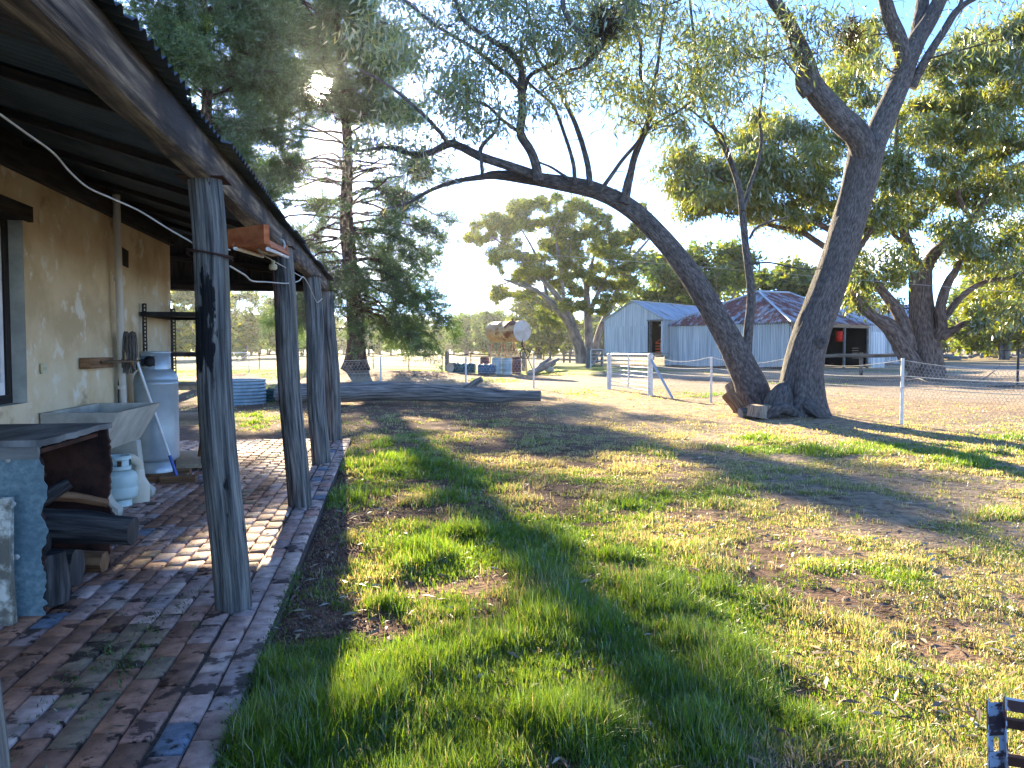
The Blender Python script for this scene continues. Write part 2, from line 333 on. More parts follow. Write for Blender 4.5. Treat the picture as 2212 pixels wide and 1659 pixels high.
M['brick'] = mat('worn_clay_brick', [(.2, (.95, .88, .8)), (.5, (1.72, 1.58, 1.46)), (.8, (2.3, 2.2, 2.1))], nscale=11, detail=10, rough=.8, bump=.9, bdist=.01, bn=26, tint=True, spec=.35,
                 over=[((.40, .34, .31), (1, 1, 1), 5, .56, .60), ((.10, .075, .06), (1, 1, 1), 9, .60, .66)])
M['soil'] = mat('sandy_joint_soil', [(.3, (.05, .038, .03)), (.7, (.12, .09, .07))], nscale=30, bump=.5)
M['ground'] = mat('paddock_soil', [(.28, (.55, .52, .5)), (.5, (1, 1, 1)), (.72, (1.4, 1.36, 1.3))], nscale=7, detail=12, rough=.95, bump=.9, bdist=.05, bn=14, tint=True, spec=.1)
M['litter'] = mat('dry_leaf', [(.3, (.9, .9, .9)), (.7, (1.1, 1.1, 1.1))], nscale=30, rough=.6, bump=0, tint=True)
M['bark'] = mat('grey_gum_bark', [(.2, (.035, .031, .029)), (.5, (.10, .09, .083)), (.8, (.19, .17, .155))], scale=(9, 2.2, 1), nscale=4.2, detail=10, rough=.9, bump=1, bdist=.05, bn=5,
                over=[((.030, .027, .026), (3.0, .7, 1), 1.3, .58, .75)])
M['barkred'] = mat('red_brown_gum_bark', [(.2, (.05, .033, .026)), (.5, (.14, .098, .078)), (.8, (.27, .205, .165))], scale=(5, 1, 1), nscale=3.0, detail=9, rough=.9, bump=1, bdist=.06, bn=5)
M['barkpine'] = mat('dark_pine_bark', [(.3, (.03, .021, .016)), (.55, (.09, .062, .048)), (.8, (.19, .14, .11))], scale=(2.2, .9, 1), nscale=3, detail=9, rough=.95, bump=1, bdist=.06)
M['barkpale'] = mat('pale_distant_bark', [(.3, (.10, .09, .08)), (.7, (.28, .25, .22))], scale=(2, .6, 1), nscale=1.5, bump=.6, bdist=.05)
M['log'] = mat('grey_fallen_log', [(.28, (.055, .052, .05)), (.5, (.20, .185, .165)), (.75, (.36, .33, .30))], scale=(14, .6, 1), nscale=2.0, detail=9, bump=1, bdist=.04)
M['charlog'] = mat('dark_firewood_bark', [(.28, (.012, .012, .013)), (.5, (.045, .043, .043)), (.75, (.12, .115, .11))], scale=(9, .8, 1), nscale=2.5, detail=9, bump=1, bdist=.03)
M['slate'] = mat('dull_grey_lid_boards', [(.3, (.09, .09, .085)), (.7, (.22, .22, .205))], scale=(3, .6, 1), nscale=3, bump=.4)
M['drumblue'] = mat('blue_drum_paint', [(.3, (.03, .07, .12)), (.7, (.07, .13, .20))], nscale=3, rough=.35, bump=.03, over=[((.12, .06, .04), (1, 1, 1), 3, .62, .7)])
M['drumgreen'] = mat('dark_green_drum_paint', [(.3, (.02, .06, .06)), (.7, (.05, .11, .10))], nscale=3, rough=.35, bump=.03)
M['drumgrey'] = mat('blue_grey_drum_paint', [(.3, (.22, .31, .34)), (.7, (.36, .45, .47))], nscale=3, rough=.45, bump=.03, over=[((.2, .12, .08), (1, 1, 1), 3, .62, .7)])
M['drumred'] = mat('dark_maroon_drum_paint', [(.3, (.07, .03, .035)), (.7, (.15, .06, .06))], nscale=3, rough=.5, bump=.03)
M['orange'] = mat('orange_machine_paint', [(.3, (.50, .06, .01)), (.7, (.72, .13, .03))], nscale=3, rough=.4, bump=.03)
M['red'] = mat('red_plastic', [(.3, (.62, .02, .01)), (.7, (.80, .04, .02))], nscale=3, rough=.4, bump=0)
M['greenmetal'] = mat('dark_green_garden_edging', [(.3, (.02, .06, .055)), (.7, (.05, .11, .10))], nscale=3, rough=.5, bump=.03)
M['tubblue'] = mat('blue_grey_tank_iron', [(.3, (.16, .24, .28)), (.7, (.27, .36, .40))], scale=(1, 1, 1), nscale=3, rough=.4, bump=.03, metal=.3)
M['interior'] = mat('shed_shade_black', [(.3, (.004, .0035, .003)), (.7, (.010, .009, .008))], nscale=2, bump=0)  # near-black base colour carries the shade inside the sheds
M['leafgum'] = leafmat('gum_leaves', trans=(1.6, 1.6, .5), tf=.5, gloss=.12, gr=.35)
M['leafbig'] = leafmat('big_gum_leaves', trans=(1.7, 1.55, .4), tf=.55, gloss=.10, gr=.35)
M['needles'] = leafmat('pine_needles', trans=(1.2, 1.4, .5), tf=.45, gloss=.05)
M['leafold'] = leafmat('distant_leaves', tf=.5, gloss=.04)
M['grass'] = leafmat('grass_blades', trans=(1.75, 1.5, .62), tf=.6, gloss=.06, gr=.35)
# ================================================================ the ground
def sstep(a, b, x): t = np.clip((x-a)/(b-a), 0, 1); return t*t*(3-2*t)
def gz(x, y):
    z = -.045+.05*(fbm(x*.8+5, y*.8+3, 3)-.5)+.025*(fbm(x*4, y*4, 3)-.5)
    z = np.where((x < -.58) & (y < 13.1), -.09, z)
    z = z+.42*np.exp(-((x+2.2)/7)**2-((y-44)/4.0)**2)
    z = z+.10*np.exp(-((x-9.3)/1.6)**2-((y-16.6)/1.6)**2)
    return z
# patches of green, of dry grass and of bare soil, as they lie on this lawn
GREEN = [(640, 1560, 230, 150, 1.1), (900, 1440, 170, 90, .9), (905, 1190, 80, 50, 1.2), (755, 1062, 40, 35, 1.2), (860, 985, 110, 45, .75), (1100, 1150, 120, 55, .95), (1210, 1330, 130, 80, .8), (1200, 1200, 120, 50, .7),
         (1420, 1270, 150, 90, .7), (1080, 1600, 330, 90, 1.1), (1350, 1500, 260, 110, .85), (980, 1040, 150, 40, .75), (1330, 1090, 130, 40, .55), (1560, 1400, 170, 100, .55), (1700, 1600, 300, 70, .55), (1750, 1350, 300, 130, .22), (1300, 1000, 260, 50, .25), (1790, 968, 190, 13, 1.1),
         (2120, 985, 110, 16, 1.0), (1650, 942, 50, 7, .9), (2190, 940, 60, 8, .8), (900, 905, 170, 16, .45), (560, 905, 60, 18, .8), (1260, 846, 60, 5, .8), (1500, 853, 55, 6, .9), (2080, 856, 80, 5, .6), (1640, 1060, 130, 30, .4), (1960, 1240, 60, 25, .4), (2180, 1120, 60, 40, .4),
         (700, 1275, 30, 14, .7), (760, 1210, 30, 14, .5), (860, 1300, 60, 16, .6), (1000, 1290, 60, 30, .6), (740, 1385, 60, 25, .6), (1000, 1180, 60, 40, .6)]
BARE = [(690, 1120, 45, 130, 1.3), (660, 1240, 70, 90, 1.1), (860, 1092, 110, 24, 1.3), (800, 1330, 120, 38, .9), (940, 1270, 60, 16, .6), (1940, 1130, 190, 55, 1.0), (940, 962, 100, 16, .6), (1080, 1235, 60, 18, .7), (1560, 985, 160, 16, .4), (1900, 1030, 110, 10, .6), (1600, 1180, 60, 20, .3), (600, 1310, 50, 60, .7), (1130, 1380, 60, 18, .5)]
def field(x, y, blobs):
    px, py, d = proj(x, y, 0*x); jx = 110*(fbm(x*1.1+3, y*1.1, 4)-.5); s = 0
    for (bx, by, rx, ry, w) in blobs:
        s = s+w*np.exp(-((px+jx*rx/60-bx)/rx)**2-((py-by)/ry+(fbm(x*1.5, y*1.5+8, 4)-.5)*2.4)**2)
    return s
def cover(x, y):
    """how green, how grassy (0..1)"""
    g = field(x, y, GREEN); b = field(x, y, BARE); n = fbm(x*1.3+2, y*1.3, 4)
    lawn = sstep(30.5, 27, y)
    green = np.clip(g*1.0+(n-.57)*1.3, 0, 1); 
    dens = np.clip(.36+.7*g-1.1*b+(fbm(x*3.3, y*3.3+30, 4)-.5)*3.2+(fbm(x*.7+9, y*.7+30, 3)-.5)*.8, 0.03, 1)
    far = sstep(13.5, 17, y-.0*x)*sstep(3.5, 5.5, x)
    dens = dens*(1-.45*far)
    return green, dens, lawn
def gcol(x, y):
    green, dens, lawn = cover(x, y)
    n = fbm(x*.9, y*.9, 5)[..., None]; n2 = fbm(x*3.1+9, y*3.1, 4)[..., None]
    red = A(.165, .095, .06); straw = A(.38, .29, .175); grey = A(.25, .195, .14); grn = A(.07, .105, .025)
    near = red*(.7+.6*n)
    right = sstep(1.5, 4.5, x-.08*y)[..., None]
    c = near*(1-right)+(grey*(.6+.8*n)*(1-.5*n2)+straw*.5*n2)*right
    dry = sstep(14, 17, y)[..., None]*sstep(2.5, 5, x)[..., None]
    c = c*(1-dry)+(A(.34, .24, .145)*(.55+.9*n2))*dry
    c = c*(1-.45*(green*dens)[..., None])+grn*.45*(green*dens)[..., None]
    # bare gravelly track and the pale yard by the sheds
    px, py, d = proj(x, y, 0*x)
    tr = sstep(30, 32, y)*sstep(42, 39, y+2.5*(fbm(x*.3, y*.3, 2)-.5)+.0*x); tr = tr[..., None]
    c = c*(1-tr)+A(.38, .275, .175)*(.75+.5*n)*tr
    yard = (sstep(9, 14, x+.0*y)*sstep(20, 24, y+.25*(x-10))*sstep(70, 62, y)+sstep(16, 20, x)*sstep(17, 21, y)*sstep(70, 62, y)).clip(0, 1)[..., None]
    c = c*(1-yard)+A(.355, .28, .20)*(.8+.4*n)*yard
    lit = (sstep(40, 43, y)*sstep(52, 47, y)*sstep(9, 5, x))[..., None]
    c = c*(1-lit)+A(.30, .17, .10)*(.5+1.0*n2)*lit
    rough = (sstep(31, 34, y)*sstep(40, 36, y)*sstep(12, 15, x)*sstep(.45, .55, fbm(x*.4+4, y*.4, 3)))[..., None]
    c = c*(1-.7*rough)+A(.13, .09, .06)*.7*rough
    # the paddock beyond: green near, dry further off
    fld = sstep(47, 53, y)[..., None]*sstep(16, 11, x-.12*y)[..., None]
    pad = A(.17, .22, .05)*(1-sstep(60, 95, y)[..., None])+A(.30, .24, .11)*sstep(60, 95, y)[..., None]
    pad = pad*(.75+.5*fbm(x*.15, y*.15, 4)[..., None])
    c = c*(1-fld)+pad*fld
    far = sstep(66, 74, y)[..., None]*(1-fld)
    c = c*(1-far)+A(.28, .22, .12)*(.8+.4*n)*far
    gr = (sstep(.52, .62, fbm(x*.22+40, y*.22, 4))*sstep(30, 33, y)*sstep(70, 60, y))[..., None]*.6
    c = c*(1-gr)+A(.14, .19, .04)*gr
    return c
def axis(parts):
    o = []
    for (a, b, s) in parts: o.append(np.arange(a, b, s))
    return np.concatenate(o+[[parts[-1][1]]])
gx = axis([(-2500, -400, 350), (-400, -80, 40), (-80, -20, 4), (-20, -3, .7), (-3, 11, .085), (11, 30, .35), (30, 90, 2.5), (90, 400, 31), (400, 2500, 350)])
gy = axis([(-60, -4, 8), (-4, 1.5, .5), (1.5, 14, .085), (14, 32, .16), (32, 60, .6), (60, 130, 3), (130, 400, 30), (400, 4000, 400)])
GX, GY = np.meshgrid(gx, gy, indexing='ij')
mb = MB(); X = np.stack([GX, GY, gz(GX, GY)], -1)
mb.grid(X, np.stack([GX, GY, 0*GX], -1), gcol(GX, GY))
mb.build('ground', M['ground'], kind='structure')

# ================================================================ brick paving
rs = np.random.RandomState(3); mb = MB()
cw, bl = .125, .245; ncol = 20
pal = [(.26, .18, .155), (.31, .22, .19), (.24, .17, .15), (.30, .225, .20), (.28, .165, .13), (.26, .21, .20), (.22, .16, .145), (.33, .25, .21)]
for c in range(ncol+12):
    edge = c < 2
    x1 = -.61-c*cw-(.012 if c > 1 else 0); y = -1.2+(bl/2 if c % 2 else 0)
    while y < 12.9:
        y2 = min(y+bl+(rs.rand()-.5)*.01, 12.93)
        if x1 < -2.9-.01 and y2 < 11.1: y = y2; continue
        col = np.array(pal[rs.randint(len(pal))])*(.85+.3*rs.rand())
        if rs.rand() < .05: col = A(.10, .13, .17)
        h = (rs.rand()-.5)*(.014 if edge else .008)
        # damp, mossy, redder bricks in a band beside the posts
        q = fbm(np.array([x1*3]), np.array([y*1.3]), 3)[0]
        if -1.9 < x1 < -.75 and q > .5: col = A(.19, .10, .065)*(.7+.6*rs.rand())
        if -1.7 < x1 < -.95 and q > .6 and rs.rand() < .6: col = A(.17, .125, .085)
        g = .005; a, b = x1-cw+g, x1-g; t = .0+h; ch = .007
        tz = [(rs.rand()-.5)*.006 for _ in range(4)]
        yy0, yy1 = y+g, y2-g; jit = (rs.rand(8)-.5)*.006
        V = [(a, yy0, -.06), (b, yy0, -.06), (b, yy1, -.06), (a, yy1, -.06), (a+jit[0], yy0+jit[4], t-ch+tz[0]), (b+jit[1], yy0+jit[5], t-ch+tz[1]), (b+jit[2], yy1+jit[6], t-ch+tz[2]), (a+jit[3], yy1+jit[7], t-ch+tz[3]),
             (a+ch, yy0+ch, t+tz[0]), (b-ch, yy0+ch, t+tz[1]), (b-ch, yy1-ch, t+tz[2]), (a+ch, yy1-ch, t+tz[3])]
        Fc = [[0, 1, 5, 4], [1, 2, 6, 5], [2, 3, 7, 6], [3, 0, 4, 7], [4, 5, 9, 8], [5, 6, 10, 9], [6, 7, 11, 10], [7, 4, 8, 11], [8, 9, 10, 11]]
        V = np.array(V); st = V+[rs.rand()*9, rs.rand()*9, 0]
        mb.add(V, np.array(Fc), st, col); y = y2
mb.build('paving', M['brick'], smooth=False, kind='structure')
mb = MB(); mb.box((-7, -1.2, -.09), (-.60, 12.94, -.016)); mb.build('paving_bed', M['soil'], smooth=False, kind='structure')

# ================================================================ the farmhouse
hs = thing('farmhouse', 'low farmhouse with ochre plastered wall and small sash window', 'house', (-2.9, 5, 0))
wy0, wy1, wz0, wz1 = 5.45, 6.815, 1.02, 2.50
def wallgrid(y0, y1, z0, z1, x=-2.9, s=.12):
    a = np.linspace(y0, y1, max(2, int((y1-y0)/s)+1)); b = np.linspace(z0, z1, max(2, int((z1-z0)/s)+1)); Y, Z = np.meshgrid(a, b, indexing='ij')
    Xx = x+.012*(fbm(Y*1.3, Z*1.3+4, 3)-.5); return np.stack([Xx, Y, Z], -1)[:, ::-1]
mb = MB()
for (a, b, c, d) in ((-3, wy0, -.05, 3.1), (wy1, 11.1, -.05, 3.1), (wy0, wy1, -.05, wz0), (wy0, wy1, wz1, 3.1)):
    X = wallgrid(a, b, c, d); mb.grid(X[::-1], np.stack([X[::-1][..., 1], X[::-1][..., 2], 0*X[..., 0]], -1))
mb.box((-3.22, -3, -.05), (-3.2, 11.1, 3.1)) if False else None
mb.extrude([(-8, -.05), (-2.902, -.05), (-2.902, 3.12), (-8, 4.58)], (1, 0, 0), (0, 0, 1), (0, 11.07, 0), (0, .03, 0)); mb.box((-8, -3, -.05), (-7.9, 11.07, 4.5))
mb.build('wall', M['plaster'], hs)
mb = MB()   # window reveal
mb.box((-3.22, wy1, wz0), (-2.9, wy1+.03, wz1)); mb.box((-3.22, wy0-.03, wz0), (-2.9, wy0, wz1)); mb.box((-3.22, wy0, wz1), (-2.905, wy1, wz1+.03)); mb.box((-3.22, wy0, wz0-.03), (-2.905, wy1, wz0))
mb.build('window_reveal', M['concrete'], hs, label='stained plaster reveal round the window')
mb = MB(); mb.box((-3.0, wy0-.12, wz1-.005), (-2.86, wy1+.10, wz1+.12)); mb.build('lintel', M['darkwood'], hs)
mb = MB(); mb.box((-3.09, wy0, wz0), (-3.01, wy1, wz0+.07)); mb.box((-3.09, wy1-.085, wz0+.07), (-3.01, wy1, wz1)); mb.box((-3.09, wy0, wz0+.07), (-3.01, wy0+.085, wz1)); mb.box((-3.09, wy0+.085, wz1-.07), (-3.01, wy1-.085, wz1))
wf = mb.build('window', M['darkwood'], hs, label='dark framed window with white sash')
mb = MB()
for (a, b, c, d) in ((wy0+.09, wy1-.09, wz0+.07, wz0+.17), (wy1-.15, wy1-.09, wz0+.17, wz1-.07), (wy0+.09, wy0+.15, wz0+.17, wz1-.07), (wy0+.15, wy1-.15, 1.72, 1.77), (wy0+.15, wy1-.15, wz1-.14, wz1-.07)): mb.box((-3.07, a, c), (-3.025, b, d))
mb.build('sash', M['white'], wf)
mb = MB(); mb.box((-3.055, wy0+.1, wz0+.1), (-3.05, wy1-.1, wz1-.1)); mb.build('pane', M['glass'], wf)
mb = MB()   # vent hole in the wall: a dark plate stands in for its shade
zz = [2.38, 2.39, 2.60, 2.58]; mb.extrude([(9.05, 2.40), (9.36, 2.38), (9.37, 2.57), (9.2, 2.585), (9.05, 2.60)], (0, 1, 0), (0, 0, 1), (-2.905, 0, 0), (.016, 0, 0)); mb.build('vent', M['darkwood'], hs)
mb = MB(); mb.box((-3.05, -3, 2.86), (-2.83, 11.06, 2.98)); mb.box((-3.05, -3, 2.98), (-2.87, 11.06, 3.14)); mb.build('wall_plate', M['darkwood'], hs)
mb = MB(); X0 = -2.885
mb.box((X0, 7.035, 1.25), (X0+.02, 7.125, 1.335)); mb.box((X0+.02, 7.06, 1.28), (X0+.028, 7.075, 1.305)); mb.box((X0+.02, 7.085, 1.28), (X0+.028, 7.10, 1.305)); mb.build('light_switch', M['cream'], hs)
# downpipe
mb = MB(); pp = np.array([P(250, 428, 8.25), P(253, 560, 8.25), P(262, 740, 8.3), P(269, 868, 8.35)]); pp[:, 0] = [-2.80, -2.80, -2.81, -2.82]; pp[:, 1] = [8.72, 8.74, 8.80, 8.86]
pp = np.vstack([pp, [-2.82, 8.9, .45]]); mb.tube(spline(pp, 4), .038, 14)
for z in (1.05, 2.2): mb.lathe([(.043, -.02), (.046, 0), (.043, .02)], c=(-2.812, 8.77+(2.2-z)*.03, z), n=14)
mb.build('downpipe', M['pipe'], hs)
# tap on its timber block
mb = MB(); mb.box((-2.89, 7.88, 1.27), (-2.79, 8.5, 1.375)); tb = mb.build('tap_block', M['brownwood'], hs)
mb = MB(); mb.tube([(-2.78, 8.12, 1.33), (-2.70, 8.25, 1.335), (-2.66, 8.42, 1.335), (-2.63, 8.62, 1.335), (-2.62, 8.72, 1.335)], .014, 8); mb.tube([(-2.64, 8.58, 1.335), (-2.64, 8.60, 1.29)], .017, 8)
mb.lathe([(.012, 0), (.02, .03), (.014, .05), (.012, .10), (0, .10)], c=(-2.66, 8.44, 1.34), n=10); mb.tube([(-2.66, 8.38, 1.445), (-2.66, 8.50, 1.445)], .009, 6)
mb.build('tap', M['brass'], tb)

# ================================================================ veranda
vr = thing('veranda', 'open veranda roofed in corrugated iron on rough grey timber posts', 'veranda', (-.95, 6, 0))
def zr(x): return 2.56+.29*(-.85-x)
mb = MB(); v = nz(A(-1, 0, .29)); Lr = 7.3*math.hypot(1, .29)
ed = np.random.RandomState(4)
def redge(a, l0, l1):
    pid = np.floor(a/.8).astype(int); o = ed.rand(60)*.05-.025; return l0+o[pid], l1
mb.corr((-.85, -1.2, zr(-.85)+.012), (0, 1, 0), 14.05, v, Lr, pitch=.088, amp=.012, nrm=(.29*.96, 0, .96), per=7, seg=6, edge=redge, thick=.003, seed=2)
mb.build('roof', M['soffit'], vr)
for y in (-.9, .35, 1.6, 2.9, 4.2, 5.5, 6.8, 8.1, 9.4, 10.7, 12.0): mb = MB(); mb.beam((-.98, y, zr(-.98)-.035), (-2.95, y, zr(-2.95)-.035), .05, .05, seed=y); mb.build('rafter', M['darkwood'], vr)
mb = MB()
def roughbeam(p, q, w, h, seed):
    p = A(*p); q = A(*q); n = int(np.linalg.norm(q-p)/.1); t = np.linspace(0, 1, n+1)[:, None]; c = p+(q-p)*t; d = nz(q-p); sd = nz(np.cross(d, (0, 0, 1))); up = np.cross(sd, d)
    L = t[:, 0]*np.linalg.norm(q-p); cor = [(-1, -1), (1, -1), (1, 1), (-1, 1), (-1, -1)]; X = []; ST = []; acc = 0
    for k, (a, b) in enumerate(cor):
        j = .014*(fbm(L*1.1+seed, 0*L+k % 4*3.3, 3)-.5)*2; X.append(c+sd*(a*w/2+j[:, None])+up*(b*h/2+j[:, None])); ST.append(np.stack([0*L+acc, L, 0*L+seed], -1)); acc += (w, h)[k % 2]
    mb.grid(np.stack(X, 1)[:, ::-1], np.stack(ST, 1)[:, ::-1])
    for e, s_ in ((0, 1), (-1, -1)):
        V = np.array([x[e] for x in X[:4]]); mb.add(V, np.array([[0, 1, 2, 3][::s_]]), V)
roughbeam((-.985, -1.2, 2.48), (-.985, 7.25, 2.48), .11, .20, 1); roughbeam((-.975, 7.25, 2.475), (-.975, 12.7, 2.475), .11, .20, 5)
mb.build('front_beam', M['beamwood'], vr, smooth=False)
mb = MB(); roughbeam((-1.04, 12.62, 2.46), (-5, 12.62, 2.46), .12, .17, 9); roughbeam((-1.04, 12.62, 2.63), (-5, 12.62, 3.1), .05, .1, 9); mb.build('end_beam', M['darkwood'], vr, smooth=False)
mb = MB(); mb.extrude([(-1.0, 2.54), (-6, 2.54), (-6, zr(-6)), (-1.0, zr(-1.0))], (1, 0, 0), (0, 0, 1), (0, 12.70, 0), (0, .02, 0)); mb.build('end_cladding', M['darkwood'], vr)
def post(bx, by, tx, ty, h, r, seed, bend=(0, 0), n=40):
    b = G(bx, by); 
    return None
pspec = [((-.785, 1.48), (-.93, 1.50), .112, 11), ((-.868, 4.50), (-.985, 4.50), .098, 1), ((-.812, 7.34), (-.955, 7.34), .105, 2), ((-.85, 10.12), (-.955, 10.15), .112, 3), ((-.86, 12.70), (-.955, 12.62), .118, 4)]
plab = ['cut off grey post nearest the camera', 'thick split grey post with black scorch marks', 'ridged grey post beside the hanging light', 'narrow dark post before the last', 'last grey post at the lawn corner']
for k, ((x0, y0), (x1, y1), r, sd_) in enumerate(pspec):
    rr = np.random.RandomState(sd_); z = np.linspace(-.02, 2.385, 44); t = z/2.4
    w1, w2 = rr.rand(2)*6; x = x0+(x1-x0)*t+.022*np.sin(t*5+w1)*t*(1-t)*4; y = y0+(y1-y0)*t+.02*np.sin(t*4+w2)*t*(1-t)*4
    ck = rr.rand(9)*2*math.pi; cwid = .03+.05*rr.rand(9); z0 = rr.rand(9)*1.2-.3; z1 = z0+.9+rr.rand(9)*1.6; cd = .07+.14*rr.rand(9)
    def fn(rad, th, L, ck=ck, cwid=cwid, z0=z0, z1=z1, cd=cd, sd_=sd_):
        o = rad*(1+.05*np.sin(2*th+sd_)+.03*np.sin(3*th+sd_*2)+.05*(fbm(np.cos(th)*6+9+0*L, L*.5+np.sin(th)*6, 3)-.5))
        for c, w, a, b, d in zip(ck, cwid, z0, z1, cd):
            cc = c+.12*np.sin(L*2.2+c); dd = np.abs((th-cc+math.pi) % (2*math.pi)-math.pi)
            o = o*(1-d*np.exp(-(dd/w)**2)*sstep(a, a+.2, L)*sstep(b, b-.3, L))
        return o
    mb = MB(); mb.tube(np.stack([x, y, z], -1), r*(1.06-.10*t), 72, fn=fn, seed=sd_*7)
    mb.build('post', M['postwood' if k == 1 else 'plainpost'], vr, label=plab[k])
    if k: mb = MB(); mb.box((x1-.13, y1-.11, 2.384), (x1+.12, y1+.11, 2.39)); mb.build('cap_plate', M['rust'], vr)

# hanging fluorescent light on rust red boards
lt = thing('hanging_light', 'fluorescent light on rust red boards under the veranda roof between posts', 'light', (-.98, 5.9, 2.2))
mb = MB(); a = P(498, 516, 5.25); b = P(576, 506, 5.1); mb.beam(a, b, .05, .125, seed=2); mb.build('end_board', M['rustboard'], lt)
mb = MB(); a = P(588, 546, 6.9); b = P(619, 538, 6.85); mb.beam(a, b, .05, .07, seed=4); mb.build('bracket', M['rustboard'], lt)
mb = MB(); a = P(543, 519, 5.22); b = P(594, 541, 6.75); ax = nz(b-a); sd = nz(np.cross(ax, (0, 0, 1))); up = np.cross(sd, ax); L = np.linalg.norm(b-a)
mb.extrude([(-.13, -.045), (-.07, -.02), (.07, -.02), (.13, -.045), (.13, -.035), (.07, .03), (-.07, .03), (-.13, -.035)], sd, up, a, ax*L); mb.build('reflector', M['rustboard'], lt)
mb = MB(); mb.tube([a+sd*.105-up*.055, b+sd*.105-up*.055], .014, 10); mb.tube([a-sd*.105-up*.055, b-sd*.105-up*.055], .014, 10); mb.build('tube', M['white'], lt)
mb = MB(); q = spline([P(555, 536, 5.9), P(570, 546, 6.1), P(590, 550, 6.4), P(606, 546, 6.6), P(614, 532, 6.7), P(612, 521, 6.7), P(604, 517, 6.7)], 4); mb.tube(q, .011, 8); mb.build('cable', M['wire'], lt)

# insulator on its rusty rod, wires strung under the eave
ins = thing('insulator', 'cream porcelain insulator on a rusty rod beside the second full post', 'insulator', P(590, 575, 6.9))
mb = MB(); c = P(590, 576, 6.9); mb.lathe([(0, .06), (.016, .055), (.016, .035), (.012, .03), (.035, .015), (.037, -.015), (.025, -.03), (0, -.03)], c=c, n=14); mb.build('cap', M['cream'], ins)
mb = MB(); mb.tube([c+A(0, 0, -.03), P(595, 640, 6.9), P(598, 668, 6.9)], .011, 8); mb.build('rod', M['rust'], ins)
def wiregon(name, pts, r, mt, label, cat='wire', **k):
    mb = MB(); mb.tube(spline(pts, 6), r, 6); return mb.build(name, mt, label=label, cat=cat, **k)
wiregon('cord', [P(-60, 205, 2.6), P(0, 247, 2.75), P(60, 290, 3.0), P(115, 330, 3.2), P(150, 370, 3.4), P(190, 405, 3.6), P(240, 428, 3.8), P(300, 455, 4.0), P(360, 492, 4.15), P(405, 518, 4.2), P(432, 533, 4.3), P(470, 533, 4.28), P(497, 540, 4.36)], .0045, M['cord'], 'thin pale cord looping from the wall side to the scorched post')
wiregon('cord', [P(497, 575, 4.5), P(530, 595, 4.9), P(545, 607, 5.1), P(575, 609, 5.9), P(620, 612, 6.9), P(645, 607, 7.4), P(655, 598, 7.8), P(668, 618, 8.6), P(680, 645, 9.3), P(686, 653, 9.55), P(696, 645, 9.7)], .0055, M['cord'], 'thin pale cord sagging from the scorched post to the third post')
wiregon('cord', [P(505, 500, 5.6), P(560, 545, 6.3), P(620, 580, 7.0), P(655, 600, 7.8)], .004, M['cord'], 'faint cord running up under the roof behind the light')
mb = MB()
for z in (1.985, 1.965):
    th = np.linspace(0, 2*math.pi, 25); mb.tube(np.stack([-.965+.118*np.cos(th), 4.5+.118*np.sin(th), z+.02*np.sin(th+z*50)], -1), .005, 6, caps=False)
mb.build('tie_wire', M['rust'], vr)

# ================================================================ firewood box
fb = thing('firewood_box', 'old galvanised box with torn edges lying open beside the wall', 'firewood box', (-2.3, 5, 0))
def ragged(s0, s1, n, base, amp, seed, sign=1):
    t = np.linspace(s0, s1, n); r_ = fbm(t*9+seed, 0*t+seed, 4)-.5; sp = np.random.RandomState(seed).rand(n)
    return t, base+sign*(amp*2*r_+amp*.5*(sp-.5))
x0, x1, y0, y1, ht = -2.86, -1.86, 4.50, 5.47, .93
mb = MB(); t, e = ragged(.0, ht, 60, x1+.015, .035, 3); e[:4] -= .03
poly = [(x0, ht)]+[(x0, 0.0)]+[(a, b) for a, b in zip(e, t)]
mb.extrude(poly, (1, 0, 0), (0, 0, 1), (0, y0, 0), (0, .006, 0)); sp = mb.build('side_panel', M['zinc'], fb, label='blue galvanised side panel with torn rust edge')
for (a, b) in ((-2.0, .62), (-1.99, .33), (-2.02, .86), (-2.6, .86), (-2.62, .3)): mb = MB(); mb.lathe([(0, .008), (.010, .006), (.016, 0)], c=(a, y0-.001, b), n=10, axes=[(1, 0, 0), (0, 0, 1), (0, -1, 0)]); mb.build('screw', M['galvpost'], sp)
mb = MB(); t, e = ragged(.0, .9, 50, x1-.01, .04, 8); poly = [(x0, .9), (x0, 0)]+[(a, b) for a, b in zip(e, t)]
mb.extrude(poly, (1, 0, 0), (0, 0, 1), (0, y0+.012, 0), (0, .03, 0)); t, e = ragged(.0, ht+.03, 50, x1+.03, .03, 12); poly = [(x0, ht+.03), (x0, 0)]+[(a, b) for a, b in zip(e, t)]
mb.extrude(poly, (1, 0, 0), (0, 0, 1), (0, y1-.03, 0), (0, .03, 0)); mb.box((x0, y0+.05, 0), (x0+.03, y1-.04, .9)); mb.box((x0+.03, y0+.045, .0), (x1-.08, y1-.035, .02)); mb.box((x0+.03, y0+.045, .88), (x1-.03, y1-.035, .905))
mb.build('rusted_body', M['rust'], fb)
mb = MB(); t, e = ragged(y0-.02, y1+.02, 40, x1+.03, .035, 21); poly = [(x0, y0-.02)]+[(a, b) for a, b in zip(e, t)]+[(x0, y1+.02)]
mb.extrude(poly, (1, 0, 0), (0, 1, 0), (0, 0, .93), (0, 0, .035)); mb.box((x0, y0-.03, .865), (x1+.0, y0-.006, .93), seed=3); mb.build('lid', M['slate'], fb, smooth=False)
